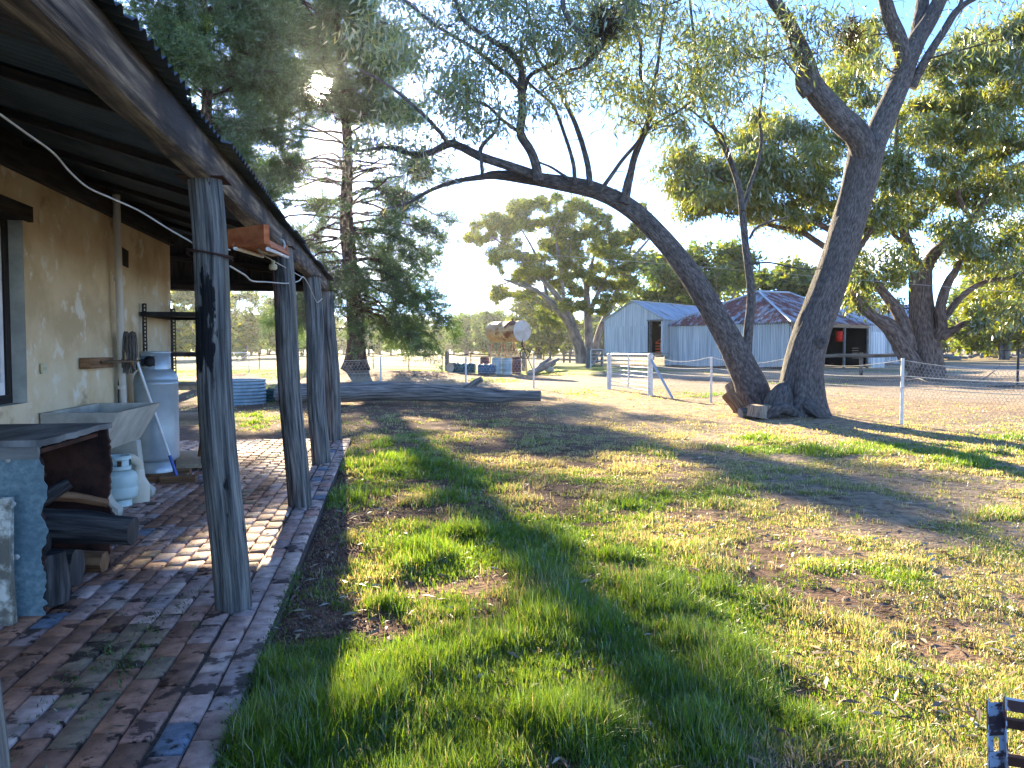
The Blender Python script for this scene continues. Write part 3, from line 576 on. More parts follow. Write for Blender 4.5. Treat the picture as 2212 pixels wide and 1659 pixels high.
wl = [('large forked log jutting out of the firewood box', [(-2.6, 4.95, .42, .10), (-2.2, 4.92, .42, .105), (-1.9, 4.88, .41, .10), (-1.50, 4.84, .375, .085)], 'log', None),
      ('short upright block at the front of the firewood box', [(-1.93, 4.66, .02, .13), (-1.93, 4.67, .12, .13), (-1.94, 4.68, .30, .125)], 'log', None),
      ('round log lying end outwards low in the firewood box', [(-2.5, 4.98, .13, .115), (-2.1, 4.97, .13, .12), (-1.86, 4.96, .13, .115)], 'log', None),
      ('stubby log wedged under the forked log', [(-2.5, 4.66, .36, .075), (-2.2, 4.68, .35, .075), (-1.92, 4.72, .33, .07)], 'log', None),
      ('orange split piece at the far side of the box floor', [(-2.5, 5.28, .10, .075), (-2.1, 5.27, .10, .075), (-1.80, 5.24, .09, .07)], 'split', None),
      ('slim plank lying on top of the logs', [(-2.4, 4.75, .62, .035), (-2.0, 5.1, .55, .035), (-1.80, 5.30, .46, .03)], 'split', None)]
for k, (lb, pts, kind_, _) in enumerate(wl):
    mb = MB(); q = spline(pts, 4); mb.tube(q[:, :3], q[:, 3], 18 if kind_ == 'log' else 6, rough=.16 if kind_ == 'log' else .05, seed=k+2)
    if k == 0: q2 = spline([(-2.25, 4.92, .46, .06), (-2.05, 5.0, .56, .05), (-1.93, 5.06, .64, .035)], 4); mb.tube(q2[:, :3], q2[:, 3], 12, rough=.15, seed=3)
    mb.build('firewood', M['brownwood'] if kind_ == 'split' else M['charlog'], label=lb, cat='firewood', group='firewood in the galvanised box')
mb = MB(); q = ragged(0, 1, 20, 0, .02, 4)
mb.extrude([(0, 0), (.30, 0), (.29, .3), (.30, .675), (.16, .67), (0, .68)], (1, 0, .0), (0, 0, 1), (-2.255, 4.36, .0), (0, .05, 0)); mb.build('stone_slab', M['stone'], label='white lichened slab standing in front of the galvanised box', cat='slab')

# ================================================================ concrete trough
tr = thing('wash_trough', 'pale concrete laundry trough on two arched pedestals against the wall', 'laundry trough', (-2.6, 7.6, 0))
o_ = [(-2.885, 7.0, .92), (-2.27, 7.0, .917), (-2.27, 8.26, .917), (-2.885, 8.26, .92), (-2.885, 7.04, .56), (-2.465, 7.04, .56), (-2.465, 8.22, .56), (-2.885, 8.22, .56)]
w = .045; i_ = [(-2.885+w, 7.0+w, .92), (-2.27-w, 7.0+w, .917), (-2.27-w, 8.26-w, .917), (-2.885+w, 8.26-w, .92), (-2.885+w, 7.0+w+.03, .62), (-2.52, 7.0+w+.03, .62), (-2.52, 8.26-w-.03, .62), (-2.885+w, 8.26-w-.03, .62)]
V = np.array(o_+i_); Fc = [[0, 4, 5, 1], [1, 5, 6, 2], [2, 6, 7, 3], [3, 7, 4, 0], [4, 7, 6, 5], [0, 1, 9, 8], [1, 2, 10, 9], [2, 3, 11, 10], [3, 0, 8, 11], [8, 9, 13, 12], [9, 10, 14, 13], [10, 11, 15, 14], [11, 8, 12, 15], [12, 13, 14, 15]]
mb = MB()
for f in Fc: q = V[f]; mb.add(q, np.array([[0, 1, 2, 3]]), q)
mb.build('basin', M['concrete'], tr, smooth=False)
prof = [(-2.87, 0), (-2.87, .557), (-2.44, .557), (-2.425, .40), (-2.40, .18), (-2.36, .11), (-2.31, .07), (-2.31, 0), (-2.50, 0)]+[(-2.64+.13*math.cos(t), .0+.36*math.sin(t)) for t in np.linspace(.2, math.pi-.2, 9)]+[(-2.78, 0)]
for y in (7.06, 8.02): mb = MB(); mb.extrude(prof, (1, 0, 0), (0, 0, 1), (0, y, 0), (0, .13, 0)); mb.build('pedestal', M['concrete'], tr, smooth=False)
def lathe_part(name, prof, c, m_, parent, n=28, **k):
    mb = MB(); mb.lathe(prof, c=c, n=n); return mb.build(name, m_, parent, **k)
def ringwall(mb, r, z0, z1, a0, a1, c, t=.006, n=24):
    mb.lathe([(r, z0), (r, z1), (r-t, z1), (r-t, z0)], c=c, n=n, a0=a0, a1=a1)
# small bottle
c = A(-2.47, 7.62, 0); gb = thing('gas_bottle', 'small pale green gas bottle standing under the concrete trough', 'gas bottle', c)
def arc(r, cz, a0, a1, k, rz=None, cx=0): rz = rz or r; return [(cx+r*math.cos(t), cz+rz*math.sin(t)) for t in np.linspace(a0, a1, k)]
lathe_part('body', arc(.11, .10, -math.pi/2, 0, 6, .045, .04)+[(.155, .17)]+[(.15, .18), (.155, .19)]+arc(.11, .27, 0, math.pi/2, 7, .07, .04)+[(0, .34)], c, M['gaswhite'], gb)
mb = MB(); ringwall(mb, .10, .0, .06, 0, 2*math.pi, c); mb.build('foot_ring', M['gaswhite'], gb)
mb = MB(); ringwall(mb, .10, .34, .375, 0, 2*math.pi, c); ringwall(mb, .10, .435, .47, 0, 2*math.pi, c)
for a in range(4): ringwall(mb, .10, .375, .435, a*math.pi/2+.5, a*math.pi/2+1.2, c, n=6)
mb.build('collar', M['gaswhite'], gb); mb = MB(); mb.tube([c+A(0, 0, .34), c+A(0, 0, .41)], .02, 10); mb.tube([c+A(0, 0, .40), c+A(.05, -.02, .40)], .012, 8); mb.build('valve', M['brass'], gb)
# plastic trap
tp = thing('drain_pipe', 'cream plastic drain bend rising from the paving under the trough', 'pipe', (-2.36, 7.86, 0))
mb = MB(); q = spline([(-2.36, 7.80, .30), (-2.36, 7.80, .36), (-2.40, 7.76, .42), (-2.46, 7.74, .43), (-2.52, 7.74, .40)], 4); q[:, 0] += 0
mb.tube(q, .042, 16); c = A(-2.36, 7.80, 0); mb.lathe([(.095, 0), (.10, .10), (.105, .14), (.10, .155), (.06, .23), (.055, .24), (.052, .30), (.045, .31)], c=c, n=20); mb.build('bend', M['pvc'], tp)
# tall cylinder on its timber
mb = MB(); mb.box((-2.80, 8.92, 0), (-2.2, 9.04, .08)); mb.box((-2.80, 9.26, 0), (-2.25, 9.36, .08), seed=3); mb.box((-2.45, 8.80, .0), (-2.08, 8.91, .075), seed=5); mb.build('timber_block', M['brownwood'], smooth=False, label='short brown timbers lying under the tall gas cylinder', cat='timber')
c = A(-2.565, 9.16, .085); gc = thing('gas_cylinder', 'tall silver grey gas cylinder standing behind the trough against the wall', 'gas cylinder', c)
lathe_part('body', arc(.13, .17, -math.pi/2, 0, 6, .07, .10)+[(.23, .5), (.23, .98), (.234, .985), (.234, 1.0), (.23, 1.005), (.23, 1.02)]+arc(.11, 1.02, 0, math.pi/2, 8, .14, .12)+[(0, 1.165)], c, M['gasgrey'], gc, 40)
mb = MB(); ringwall(mb, .19, .0, .12, .3, 2.4, c, n=16); ringwall(mb, .19, .0, .12, 2.7, 5.9, c, n=20); mb.build('foot_ring', M['gasgrey'], gc)
mb = MB(); ringwall(mb, .155, 1.14, 1.345, -1.35, 3.5, c, n=26); ringwall(mb, .155, 1.14, 1.19, 3.5, 4.93, c, n=8); ringwall(mb, .155, 1.30, 1.345, 3.5, 4.93, c, n=8); mb.lathe([(.158, 1.33), (.164, 1.345), (.15, 1.35)], c=c, n=26); mb.build('collar', M['gasgrey'], gc)
mb = MB(); mb.tube([c+A(0, 0, 1.15), c+A(0, 0, 1.27)], .028, 10); mb.lathe([(0, -.03), (.055, -.03), (.06, 0), (.055, .03), (0, .03)], c=c+A(-.02, -.16, 1.24), n=14, axes=[(1, 0, 0), (0, 0, 1), (0, -1, 0)]); mb.tube([c+A(0, 0, 1.24), c+A(-.09, -.20, 1.25)], .016, 8); mb.build('regulator', M['black'], gc)
mb = MB(); mb.tube(spline([c+A(-.09, -.20, 1.25), c+A(-.17, -.25, 1.24), c+A(-.25, -.3, 1.18), c+A(-.285, -.34, 1.0), c+A(-.28, -.36, .6)], 5), .009, 8); mb.build('hose', M['black'], gc)
# mop
mp_ = thing('mop', 'grey headed mop with white handle and blue grip leaning on the wall', 'mop', (-2.26, 8.9, 0))
top = P(286, 752, 8.28); bot = P(386, 1040, 8.46); d = bot-top
mb = MB(); mb.tube([top-d*.02, top+d*.80], .014, 10); mb.build('handle', M['white'], mp_); mb = MB(); mb.tube([top+d*.80, bot], .017, 10); mb.build('grip', M['blueplastic'], mp_)
mb = MB(); rs = np.random.RandomState(5); hd = top-d*.02
for k in range(46):
    a = rs.rand()*6.28; r0 = .02+.055*rs.rand(); up_ = .10*rs.rand(); L0 = .2+.16*rs.rand(); c0 = hd+A(-.02, 0, .05)
    mb.tube(spline([c0, c0+A(r0*.8*math.cos(a), r0*.8*math.sin(a), up_), c0+A(r0*1.1*math.cos(a), r0*1.1*math.sin(a), -.05), c0+A(r0*math.cos(a), r0*math.sin(a), -L0)], 3), .010, 5, col=.7+.5*rs.rand())
mb.build('mop_head', M['mop'], mp_)
# steel shelf unit
sh = thing('shelf_unit', 'black slotted steel shelving unit at the end of the plastered wall', 'shelving', (-2.5, 10.3, 0))
for (x, y) in ((-2.86, 9.72), (-2.86, 10.98), (-2.18, 9.72), (-2.18, 10.98)):
    mb = MB(); s1 = 1 if x < -2.5 else -1; s2 = 1 if y < 10 else -1
    # angle iron drilled all the way up: rungs between two thin strips
    z = 0
    for (du, dv) in (((s1, 0), (0, s2)), ((0, s2), (s1, 0))):
        u = A(du[0], du[1], 0); n = A(dv[0], dv[1], 0)
        for (a, b) in ((0, .014), (.034, .05)):
            p = A(x, y, 0)+u*(a+b)/2; mb.tube([p, p+A(0, 0, 2.0)], (b-a)/2, 4)
        for k in range(46): p = A(x, y, k*.044+.004)+u*.024; mb.box((-.012, -.004, 0), (.012, .004, .018), axes=[u, n, (0, 0, 1)], org=p)
    mb.build('upright', M['black'], sh, smooth=False)
for k, z in enumerate((.08, .60, 1.02, 1.42, 1.90)):
    mb = MB()
    mb.box((-2.88, 9.70, z-.05), (-2.16, 9.715, z)); mb.box((-2.88, 10.985, z-.05), (-2.16, 11.0, z)); mb.box((-2.88, 9.715, z-.05), (-2.865, 10.985, z)); mb.box((-2.175, 9.715, z-.05), (-2.16, 10.985, z))
    mb.box((-2.865, 9.715, z-.012), (-2.175, 10.985, z+.004), seed=k)
    mb.build('shelf', M['shelfwood'] if k < 3 else M['black'], sh, smooth=False, label='pale board shelf' if k < 3 else 'empty black shelf rail')
mb = MB(); mb.beam((-2.35, 10.2, .10), (-2.3, 10.25, .55), .05, .04); mb.beam((-2.15, 10.2, .10), (-2.3, 10.25, .55), .05, .04); mb.beam((-2.34, 10.2, .25), (-2.2, 10.2, .25), .03, .04); mb.build('trestle', M['brownwood'], smooth=False, label='small brown timber trestle on the bottom shelf', cat='trestle')
# ================================================================ things on and behind the lawn
cFh = A(math.sin(YAW), math.cos(YAW), 0)
def LD(lat, d, z=0.0): return lat*cR+d*cFh+A(0, 0, z)
def px2(px, d, z=0.0): return LD((px-CX)/F_PX*d, d, z)

c = px2(506, 21.6, 0); tb_ = thing('round_garden_bed', 'round corrugated blue grey tank ring standing on the lawn behind the posts', 'garden bed', c+A(0, 0, -.05))
mb = MB(); prof = [(.84+.014*math.cos(z/.66*7*2*math.pi), z) for z in np.linspace(0, .66, 57)]; mb.lathe(prof, c=c+A(0, 0, -.05), n=60); mb.lathe([(.835-.004*0, 0.66), (.82, .64), (.82, 0)], c=c+A(0, 0, -.05), n=60); mb.build('corrugated_ring', M['tubblue'], tb_)
mb = MB(); mb.lathe([(.845, -.012), (.862, 0), (.845, .012), (.828, 0), (.845, -.012)], c=c+A(0, 0, .61), n=60); mb.build('rim', M['galvpost'], tb_); mb = MB(); mb.lathe([(0, .5), (.82, .48)], c=c+A(0, 0, -.05), n=30); mb.build('soil_fill', M['soil'], tb_)
mb = MB(); a = px2(573, 22.2, -.05); b = px2(660, 22.4, -.05); n_ = nz(np.cross(nz(b-a), (0, 0, 1)))
for (p, q) in ((a, b), (a+n_*-.7, b+n_*-.7), (a, a+n_*-.7), (b, b+n_*-.7)):
    mb.corr(p+A(0, 0, 0), (0, 0, 1), .36, nz(q-p), np.linalg.norm(q-p), pitch=.09, amp=.012, per=6)
for p in (a, b, a+n_*-.7, b+n_*-.7): mb.tube([p, p+A(0, 0, .39)], .025, 8)
mb.build('raised_garden_bed', M['greenmetal'], label='low dark green metal garden bed between the tank ring and the log', cat='garden bed')

# the fallen log
mb = MB(); L_ = [(600, 850, 21.6, .20), (690, 849, 21.3, .235), (760, 847, 21.2, .245), (840, 845, 21.2, .235), (920, 846, 21.2, .225), (1000, 850, 21.1, .205), (1040, 853, 21.0, .20), (1080, 855, 20.9, .165), (1120, 855, 20.8, .135), (1168, 855.5, 20.7, .125)]
q = spline([(*P(a, b, d), r) for a, b, d, r in L_], 10)
def lf(rad, th, L): return rad*(1+.10*(fbm(np.cos(th)*5+4+0*L, L*.25+np.sin(th)*5, 3)-.5)*2+.05*np.sin(3*th+L*.6))
q[:, 3] *= 1.12; mb.tube(q[:, :3], q[:, 3], 40, fn=lf); q2 = spline([(*P(985, 848, 21.1), .13), (*P(1010, 838, 21), .105), (*P(1028, 826, 20.95), .085), (*P(1041, 819, 20.9), .08)], 6); mb.tube(q2[:, :3], q2[:, 3], 16, rough=.15, seed=4)
mb.build('fallen_log', M['log'], label='long grey fallen log with an upturned branch stub lying across the lawn', cat='log')

# --- yard fence with netting and gate
fn_ = thing('netting_fence', 'galvanised post and wire netting fence running beside the lawn to the gate', 'fence', (9.2, 18, 0))
side = [A(11.4, 10.4, 0), A(10.17, 13.95, 0), A(9.72, 17.6, 0), A(9.18, 20.9, 0), A(8.72, 24.55, 0)]
back = [A(8.3, 29.3, 0), A(5.62, 29.4, 0), A(2.98, 29.5, 0), A(-.25, 29.5, 0), A(-3.4, 29.5, 0), A(-6.6, 29.5, 0), A(-9.8, 29.5, 0)]
fb_ = thing('netting_fence', 'galvanised post and wire netting fence crossing behind the fallen log', 'fence', (0, 29.4, 0))
def picket(p, h, m_, parent, r=.034):
    z = float(gz(p[0], p[1])); mb = MB(); prof = [(-r, -r*.6), (r, -r*.6), (r, -r*.3), (.007, -r*.3), (.007, r), (-.007, r), (-.007, -r*.3), (-r, -r*.3)]
    mb.extrude(prof, (1, 0, 0), (0, 1, 0), (p[0], p[1], z-.05), (0, 0, h+.05)); return mb.build('post', m_, parent, smooth=False)
for p in side[:4]: picket(p, 1.32, M['galvpost'], fn_)
for p in back[1:]: picket(p, 1.24, M['galvpost'], fb_)
def netting(pts, z0, z1, cell, wd, parent, sagz):
    mb = MB(); segs = []
    for a, b in zip(pts[:-1], pts[1:]):
        L = np.linalg.norm(b-a); u = (b-a)/L; nI = int(L/cell); nJ = int((z1-z0)/(cell*.86)); w = L/nI; h = (z1-z0)/nJ
        I, J = np.meshgrid(np.arange(nI), np.arange(nJ), indexing='ij'); s0 = (I+.5*(J % 2))*w; zz = z0+J*h
        for (da, za, db, zb) in ((0, 0, 0, h*.45), (0, h*.45, .5*w, h), (0, h*.45, -.5*w, h)):
            sa = np.clip(s0+da, 0, L).ravel(); sb = np.clip(s0+db, 0, L).ravel(); A_ = (zz+za).ravel(); B_ = (zz+zb).ravel()
            def sg(s, z): return z-sagz*np.sin(np.pi*s/L)*(z-z0)/(z1-z0)
            pa = a+u*sa[:, None]; pb = a+u*sb[:, None]; pa = np.column_stack([pa[:, 0], pa[:, 1], sg(sa, A_)]); pb = np.column_stack([pb[:, 0], pb[:, 1], sg(sb, B_)])
            d = nz(pb-pa); nn = np.cross(u, (0, 0, 1)); o = np.cross(d, nn)*wd/2
            V = np.stack([pa-o, pa+o, pb+o, pb-o], 1).reshape(-1, 3); mb.add(V, np.arange(len(V)).reshape(-1, 4), V)
    mb.build('netting', M['wire'], parent, smooth=False)
netting([p+A(.04, 0, 0) for p in side], .02, 1.24, .075, .0055, fn_, .16)
netting([p+A(0, -.04, 0) for p in back[1:]], .02, 1.1, .13, .006, fb_, .1)
def linewire(pts, z, r, sag, parent, name='line_wire', m_='cord'):
    mb = MB()
    for a, b in zip(pts[:-1], pts[1:]): t = np.linspace(0, 1, 9)[:, None]; q = a+(b-a)*t; q[:, 2] = z-sag*np.sin(np.pi*t[:, 0]); mb.tube(q, r, 5, caps=False)
    mb.build(name, M[m_], parent)
linewire(side, 1.25, .006, .16, fn_); linewire(side, .93, .009, .05, fn_); linewire(side, .70, .008, .03, fn_); linewire(back[1:], 1.1, .006, .05, fb_); linewire(back[1:], .6, .005, .03, fb_)
# gate
gt = thing('farm_gate', 'galvanised tubular farm gate with mesh infill standing closed beyond the log', 'gate', (8.5, 27, 0))
g0 = px2(1405, 25.0); g1 = px2(1316, 29.2); ga = nz(g1-g0); gL = np.linalg.norm(g1-g0)
for p, h in ((g0, 1.30), (g1, 1.28)): mb = MB(); mb.tube([p+A(0, 0, -.1), p+A(0, 0, h)], .085, 16); mb.lathe([(.088, 0), (.085, .02), (.04, .05), (0, .06)], c=p+A(0, 0, h), n=16); mb.build('gate_post', M['galvpost'], gt)
mb = MB(); a = g0+ga*.14; b = g1-ga*.12; z0, z1 = .12, 1.30
th = np.linspace(0, math.pi/2, 6); r = .12
fr = [a+A(0, 0, z0)]+[a+ga*(r-r*math.cos(t))+A(0, 0, z1-r+r*math.sin(t)) for t in th]+[b-ga*(r-r*math.sin(t))+A(0, 0, z1-r+r*math.cos(t)) for t in th]+[b+A(0, 0, z0), a+A(0, 0, z0)]
mb.tube(np.array(fr), .028, 10); m_ = (a+b)/2; mb.tube([m_+A(0, 0, z0), m_+A(0, 0, z1)], .022, 8); mb.build('gate_frame', M['galvpost'], gt)
mb = MB()
for z in (.27, .42, .57, .72, .87, 1.0, 1.13): mb.tube([a+A(0, 0, z), b+A(0, 0, z)], .012, 6)
for k in np.arange(.12, gL-.3, .15): mb.tube([a+ga*k+A(0, 0, z0), a+ga*k+A(0, 0, z1-.02)], .0045, 4)
mb.build('mesh_infill', M['galvpost'], gt)
mb = MB(); s1 = px2(1453, 23.2, .0); mb.tube([g0+A(.0, -.08, 1.12), s1], .04, 10); mb.build('brace', M['galv'], gt)

# --- drums and the fuel tank on its stand
def drum(c, r, h, mt, label, lying=None):
    prof = [(0, .012), (r-.02, .012), (r-.015, 0), (r, 0), (r+.004, .01), (r, .02), (r, h*.32), (r+.014, h*.335), (r, h*.35), (r, h*.65), (r+.014, h*.665), (r, h*.68), (r, h-.02), (r+.004, h-.01), (r, h), (r-.015, h), (r-.02, h-.012), (0, h-.012)]
    g = float(gz(c[0], c[1])); o = thing('drum', label, 'drum', A(c[0], c[1], g), 'oil drums by the fuel tank'); ax = None; cc = A(c[0], c[1], g)
    if lying is not None: d = A(math.cos(lying), math.sin(lying), 0); sd = A(-d[1], d[0], 0); ax = [sd, (0, 0, 1), d]; cc = cc+A(0, 0, r)-d*h/2
    mb = MB(); mb.lathe(prof[1:-1], c=cc, n=28, axes=ax); mb.build('shell', M[mt], o)
    for e_ in (prof[:3], prof[-3:]): mb = MB(); mb.lathe(e_, c=cc, n=28, axes=ax); mb.build('end', M['tankend' if mt == 'drumend' else mt], o)
dd = .30
ra = math.atan2(cR[1], cR[0])
drum(px2(982, 44.0), dd, .92, 'drumend', 'pale ended drum lying leftmost beside the dark green one', ra+.9) if False else None
M['drumend'] = M['drumgreen']
drum(px2(983, 44.8), .29, .95, 'drumend', 'pale ended drum lying leftmost, half behind the dark green one', ra+1.0)
drum(px2(1006, 43.8), .29, 1.06, 'drumgreen', 'dark green drum lying on its side left of the gap', ra-.12)
drum(px2(1052, 43.0), .30, .98, 'drumblue', 'dark blue drum lying on its side in front of the standing drums', ra-.05)
drum(px2(1073, 44.2), .285, .95, 'drumgrey', 'pale blue grey drum standing left of its twin, behind the blue lying drum')
drum(px2(1095, 44.2), .285, .95, 'drumgrey', 'pale blue grey drum standing right, next to the maroon drum')
drum(px2(1116, 45.2), .27, 1.0, 'drumred', 'dark maroon drum standing rightmost under the fuel tank')
drum(px2(1047, 47.5), .285, 1.0, 'drumred', 'dark maroon drum standing leftmost, behind the blue lying drum')
ft = thing('fuel_tank', 'rusty cylindrical fuel tank raised on a steel angle stand', 'fuel tank', px2(1098, 46.5))
ca = px2(1068, 47.6, 2.56); cb = px2(1128, 45.2, 2.56); ax = nz(cb-ca); sd = nz(np.cross(ax, (0, 0, 1))); Lt = np.linalg.norm(cb-ca)
rt = .62; mb = MB(); mb.lathe([(rt, 0), (rt, Lt*.33), (rt+.012, Lt*.335), (rt, Lt*.34), (rt, Lt*.66), (rt+.012, Lt*.665), (rt, Lt*.67), (rt, Lt)], c=ca, n=48, axes=[sd, np.cross(ax, sd), ax]); mb.build('tank_shell', M['tank'], ft)
for e, cc, s_ in (('a', ca, -1), ('b', cb, 1)): mb = MB(); mb.lathe([(rt+.012, -.02*s_), (rt+.012, .01*s_), (rt-.02, .015*s_), (rt*.6, .035*s_), (0, .05*s_)], pos=True, c=cc, n=48, axes=[sd, np.cross(ax, sd), ax]); mb.build('tank_end', M['tankend'], ft)
mb = MB(); tp_ = (ca+cb)/2+ax*.5+A(0, 0, rt); mb.tube([tp_, tp_+A(0, 0, .10)], .05, 10); mb.build('filler_cap', M['rust'], ft)
mb = MB(); cor = {}
for i, t in enumerate((.12, .5, .88)):
    for j, s_ in enumerate((-1, 1)):
        p = ca+ax*Lt*t+sd*s_*.45; cor[i, j] = p; foot = A(p[0], p[1], 0)+sd*s_*.15; mb.beam(foot, A(p[0], p[1], 2.15), .055, .055)
for i in (0, 1):
    for j in (0, 1):
        a = cor[i, j]; b = cor[i+1, j]; mb.beam(A(a[0], a[1], .25), A(b[0], b[1], 1.9), .045, .03); mb.beam(A(b[0], b[1], .25), A(a[0], a[1], 1.9), .045, .03); mb.beam(A(a[0], a[1], 1.98), A(b[0], b[1], 1.98), .05, .05)
for i in (0, 1, 2): a = cor[i, 0]; b = cor[i, 1]; mb.beam(A(a[0], a[1], 2.02), A(b[0], b[1], 2.02), .06, .06); mb.beam(A(a[0], a[1], .3), A(b[0], b[1], 1.8), .04, .03)
mb.build('stand', M['tank'], ft)
mb = MB(); q = px2(1147, 44.8, 0); mb.tube([cb+A(0, 0, -.5), cb+A(0, 0, -.95)], .035, 8); mb.beam(q+A(-.55, 0, 1.8), q+A(.2, -.2, 0), .05, .05); mb.build('outlet_pipe', M['rust'], ft)
mb = MB(); th = np.linspace(0, 4*math.pi, 50); c = px2(1134, 45.0, 1.22)
mb.tube(np.stack([c[0]+cR[0]*.27*np.cos(th), c[1]+cR[1]*.27*np.cos(th)+.03*th/6, c[2]+.30*np.sin(th)], -1), .032, 8); mb.build('hose_coil', M['black'], ft)

# --- paddock fence
pf = thing('paddock_fence', 'old wire fence on thin pickets and grey timber posts beside the paddock', 'fence', px2(1000, 50))
pts = []
for k, (px, d, wood) in enumerate([(560, 60, 0), (640, 57, 0), (730, 55, 0), (806, 53.5, 0), (883, 52.5, 0), (955, 51, 0), (965.5, 49.5, 1), (1017, 53, 0), (1131, 55, 1), (1153, 62, 0), (1174, 70, 0), (1188, 84, 1)]):
    p = px2(px, d); p[2] = gz(p[0], p[1]); pts.append(p); mb = MB(); r = .14 if wood else .035
    mb.tube([p+A(0, 0, -.05), p+A(.01, 0, .6), p+A(0, 0, 1.28+.1*wood)], r, 10, rough=.15 if wood else 0, seed=k); mb.build('post', M['oldwood' if wood else 'rust'], pf)
linewire([p*A(1, 1, 0) for p in pts if 1], 1.22, .03, .12, pf, 'top_rail', 'rust'); linewire([p*A(1, 1, 0) for p in pts], .75, .012, .05, pf); linewire([p*A(1, 1, 0) for p in pts], .35, .012, .05, pf)
# small tube gates far back
def tubegate(p, q, h, label, brace=True):
    o = thing('tube_gate', label, 'gate', p); mb = MB(); mb.tube([p, p+A(0, 0, h*.93), p+(q-p)*.06+A(0, 0, h), q-(q-p)*.06+A(0, 0, h), q+A(0, 0, h*.93), q], .03, 8); mb.build('gate_frame', M['galvpost'], o)
    mb = MB()
    for k in range(1, 5): mb.tube([p+A(0, 0, h*k/5), q+A(0, 0, h*k/5)], .014, 5)
    if brace: mb.tube([p+A(0, 0, .1), q+A(0, 0, h)], .016, 5)
    mb.build('rail', M['galvpost'], o)
tubegate(px2(1276, 60), px2(1303, 63), 1.5, 'small pale tube gate between the timber post and the tin shed')
tubegate(px2(486, 46), px2(538, 43), 1.3, 'tube gate seen between the veranda posts left of the paddock')
mb = MB(); p = px2(1270, 61); mb.tube([p, p+A(.02, 0, .8), p+A(0, 0, 1.65)], .17, 12, rough=.12); mb.build('timber_post', M['oldwood'], label='stout grey timber post left of the small tube gate', cat='post')
yf = thing('yard_rails', 'short timber yard fence of dark rails beside the many stemmed tree', 'fence', px2(1230, 88))
for k, px in enumerate((1218, 1231, 1246)): mb = MB(); p = px2(px, 88-k*.8); mb.tube([p, p+A(0, 0, 1.35)], .12, 8, rough=.1, seed=k); mb.build('post', M['oldwood'], yf)
for k, z in enumerate((.35, .8, 1.2)): mb = MB(); mb.beam(px2(1217, 87.8, z), px2(1247, 86, z-.05*k), .08, .16); mb.build('rail', M['oldwood'], yf)
yf = thing('yard_rails', 'dark timber yard rails behind the small tube gate', 'fence', px2(1292, 70))
for k, px in enumerate((1282, 1300)): mb = MB(); p = px2(px, 72); mb.tube([p, p+A(0, 0, 1.6)], .12, 8, rough=.1, seed=k); mb.build('post', M['oldwood'], yf)
for k, z in enumerate((.4, .9, 1.4)): mb = MB(); mb.beam(px2(1281, 71.8, z), px2(1303, 71, z), .08, .18); mb.build('rail', M['oldwood'], yf)
mb = MB()
for k, (a, b, w_) in enumerate([((1146, 44), (1196, 56), .34), ((1150, 45), (1190, 50), .25), ((1160, 47), (1205, 58), .22), ((1152, 44.5), (1185, 47), .2)]): mb.tube(spline([px2(a[0], a[1], .12), px2((a[0]+b[0])/2, (a[1]+b[1])/2, .28+.1*k), px2(b[0], b[1], .5+.12*k)], 4), w_*.6, 10, rough=.25, seed=k)
mb.build('timber_heap', M['log'], label='sloping heap of grey timber lying right of the fuel tank', cat='timber heap')
rk = MB(); p = px2(1186, 52); rk.tube([p+A(-.3, 0, .12), p+A(0, 0, .17), p+A(.3, 0, .12)], [.1, .24, .12], 10, rough=.3); rk.build('rock', M['concrete'], label='small grey rock on the track edge right of the tank', cat='rock')

# ================================================================ tin sheds
sa = thing('tin_shed', 'gabled corrugated iron shed with an open raised doorway', 'shed', LD(11, 70))
Lf = A(*LD(8.42, 70)); Rt = A(*LD(12.98, 66)); u = nz(Rt-Lf); Wd = np.linalg.norm(Rt-Lf); nrm_o = nz(np.cross(u, (0, 0, 1))); ax_ = -nrm_o; Ln = 13.5; ez, az, fz = 4.15, 5.75, .95
if np.dot(nrm_o, CAM-Lf) < 0: nrm_o = -nrm_o; ax_ = -nrm_o
da, db = .741*Wd, .962*Wd
def gable(a, l0, l1, lo=fz, h=0): return lo+0*a, ez+(az-ez)*(1-np.abs(a-Wd/2)/(Wd/2))
mb = MB(); S = .19
mb.corr(Lf, u, da, (0, 0, 1), 1, pitch=S, amp=.034, nrm=nrm_o, edge=lambda a, x, y: (fz+0*a, 3.62+0*a), seed=1)
mb.corr(Lf+nrm_o*.03, u, da, (0, 0, 1), 1, pitch=S, amp=.034, nrm=nrm_o, edge=lambda a, x, y: (3.55+0*a, ez+(az-ez)*(1-np.abs(a-Wd/2)/(Wd/2))), seed=2)
mb.corr(Lf+u*da, u, db-da, (0, 0, 1), 1, pitch=S, amp=.034, nrm=nrm_o, edge=lambda a, x, y: (4.0+0*a, ez+(az-ez)*(1-np.abs(a+da-Wd/2)/(Wd/2))), seed=3)
mb.corr(Lf+u*db, u, Wd-db, (0, 0, 1), 1, pitch=S, amp=.034, nrm=nrm_o, edge=lambda a, x, y: (fz+0*a, ez+(az-ez)*(1-np.abs(a+db-Wd/2)/(Wd/2))), seed=4)
mb.corr(Rt, ax_, Ln, (0, 0, 1), ez, pitch=S, amp=.034, nrm=u, edge=lambda a, x, y: (fz+0*a, ez+0*a), seed=5); mb.corr(Lf, ax_, Ln, (0, 0, 1), ez, pitch=S, amp=.034, nrm=-u, edge=lambda a, x, y: (fz+0*a, ez+0*a), seed=6)
mb.corr(Lf+ax_*Ln, u, Wd, (0, 0, 1), 1, pitch=S, amp=.034, nrm=ax_, edge=lambda a, x, y: (fz+0*a, ez+(az-ez)*(1-np.abs(a-Wd/2)/(Wd/2))), seed=7)
mb.build('wall', M['galv'], sa)
mb = MB(); rv = nz(u*(-Wd/2)+A(0, 0, az-ez)); sl = math.hypot(Wd/2, az-ez)+.25
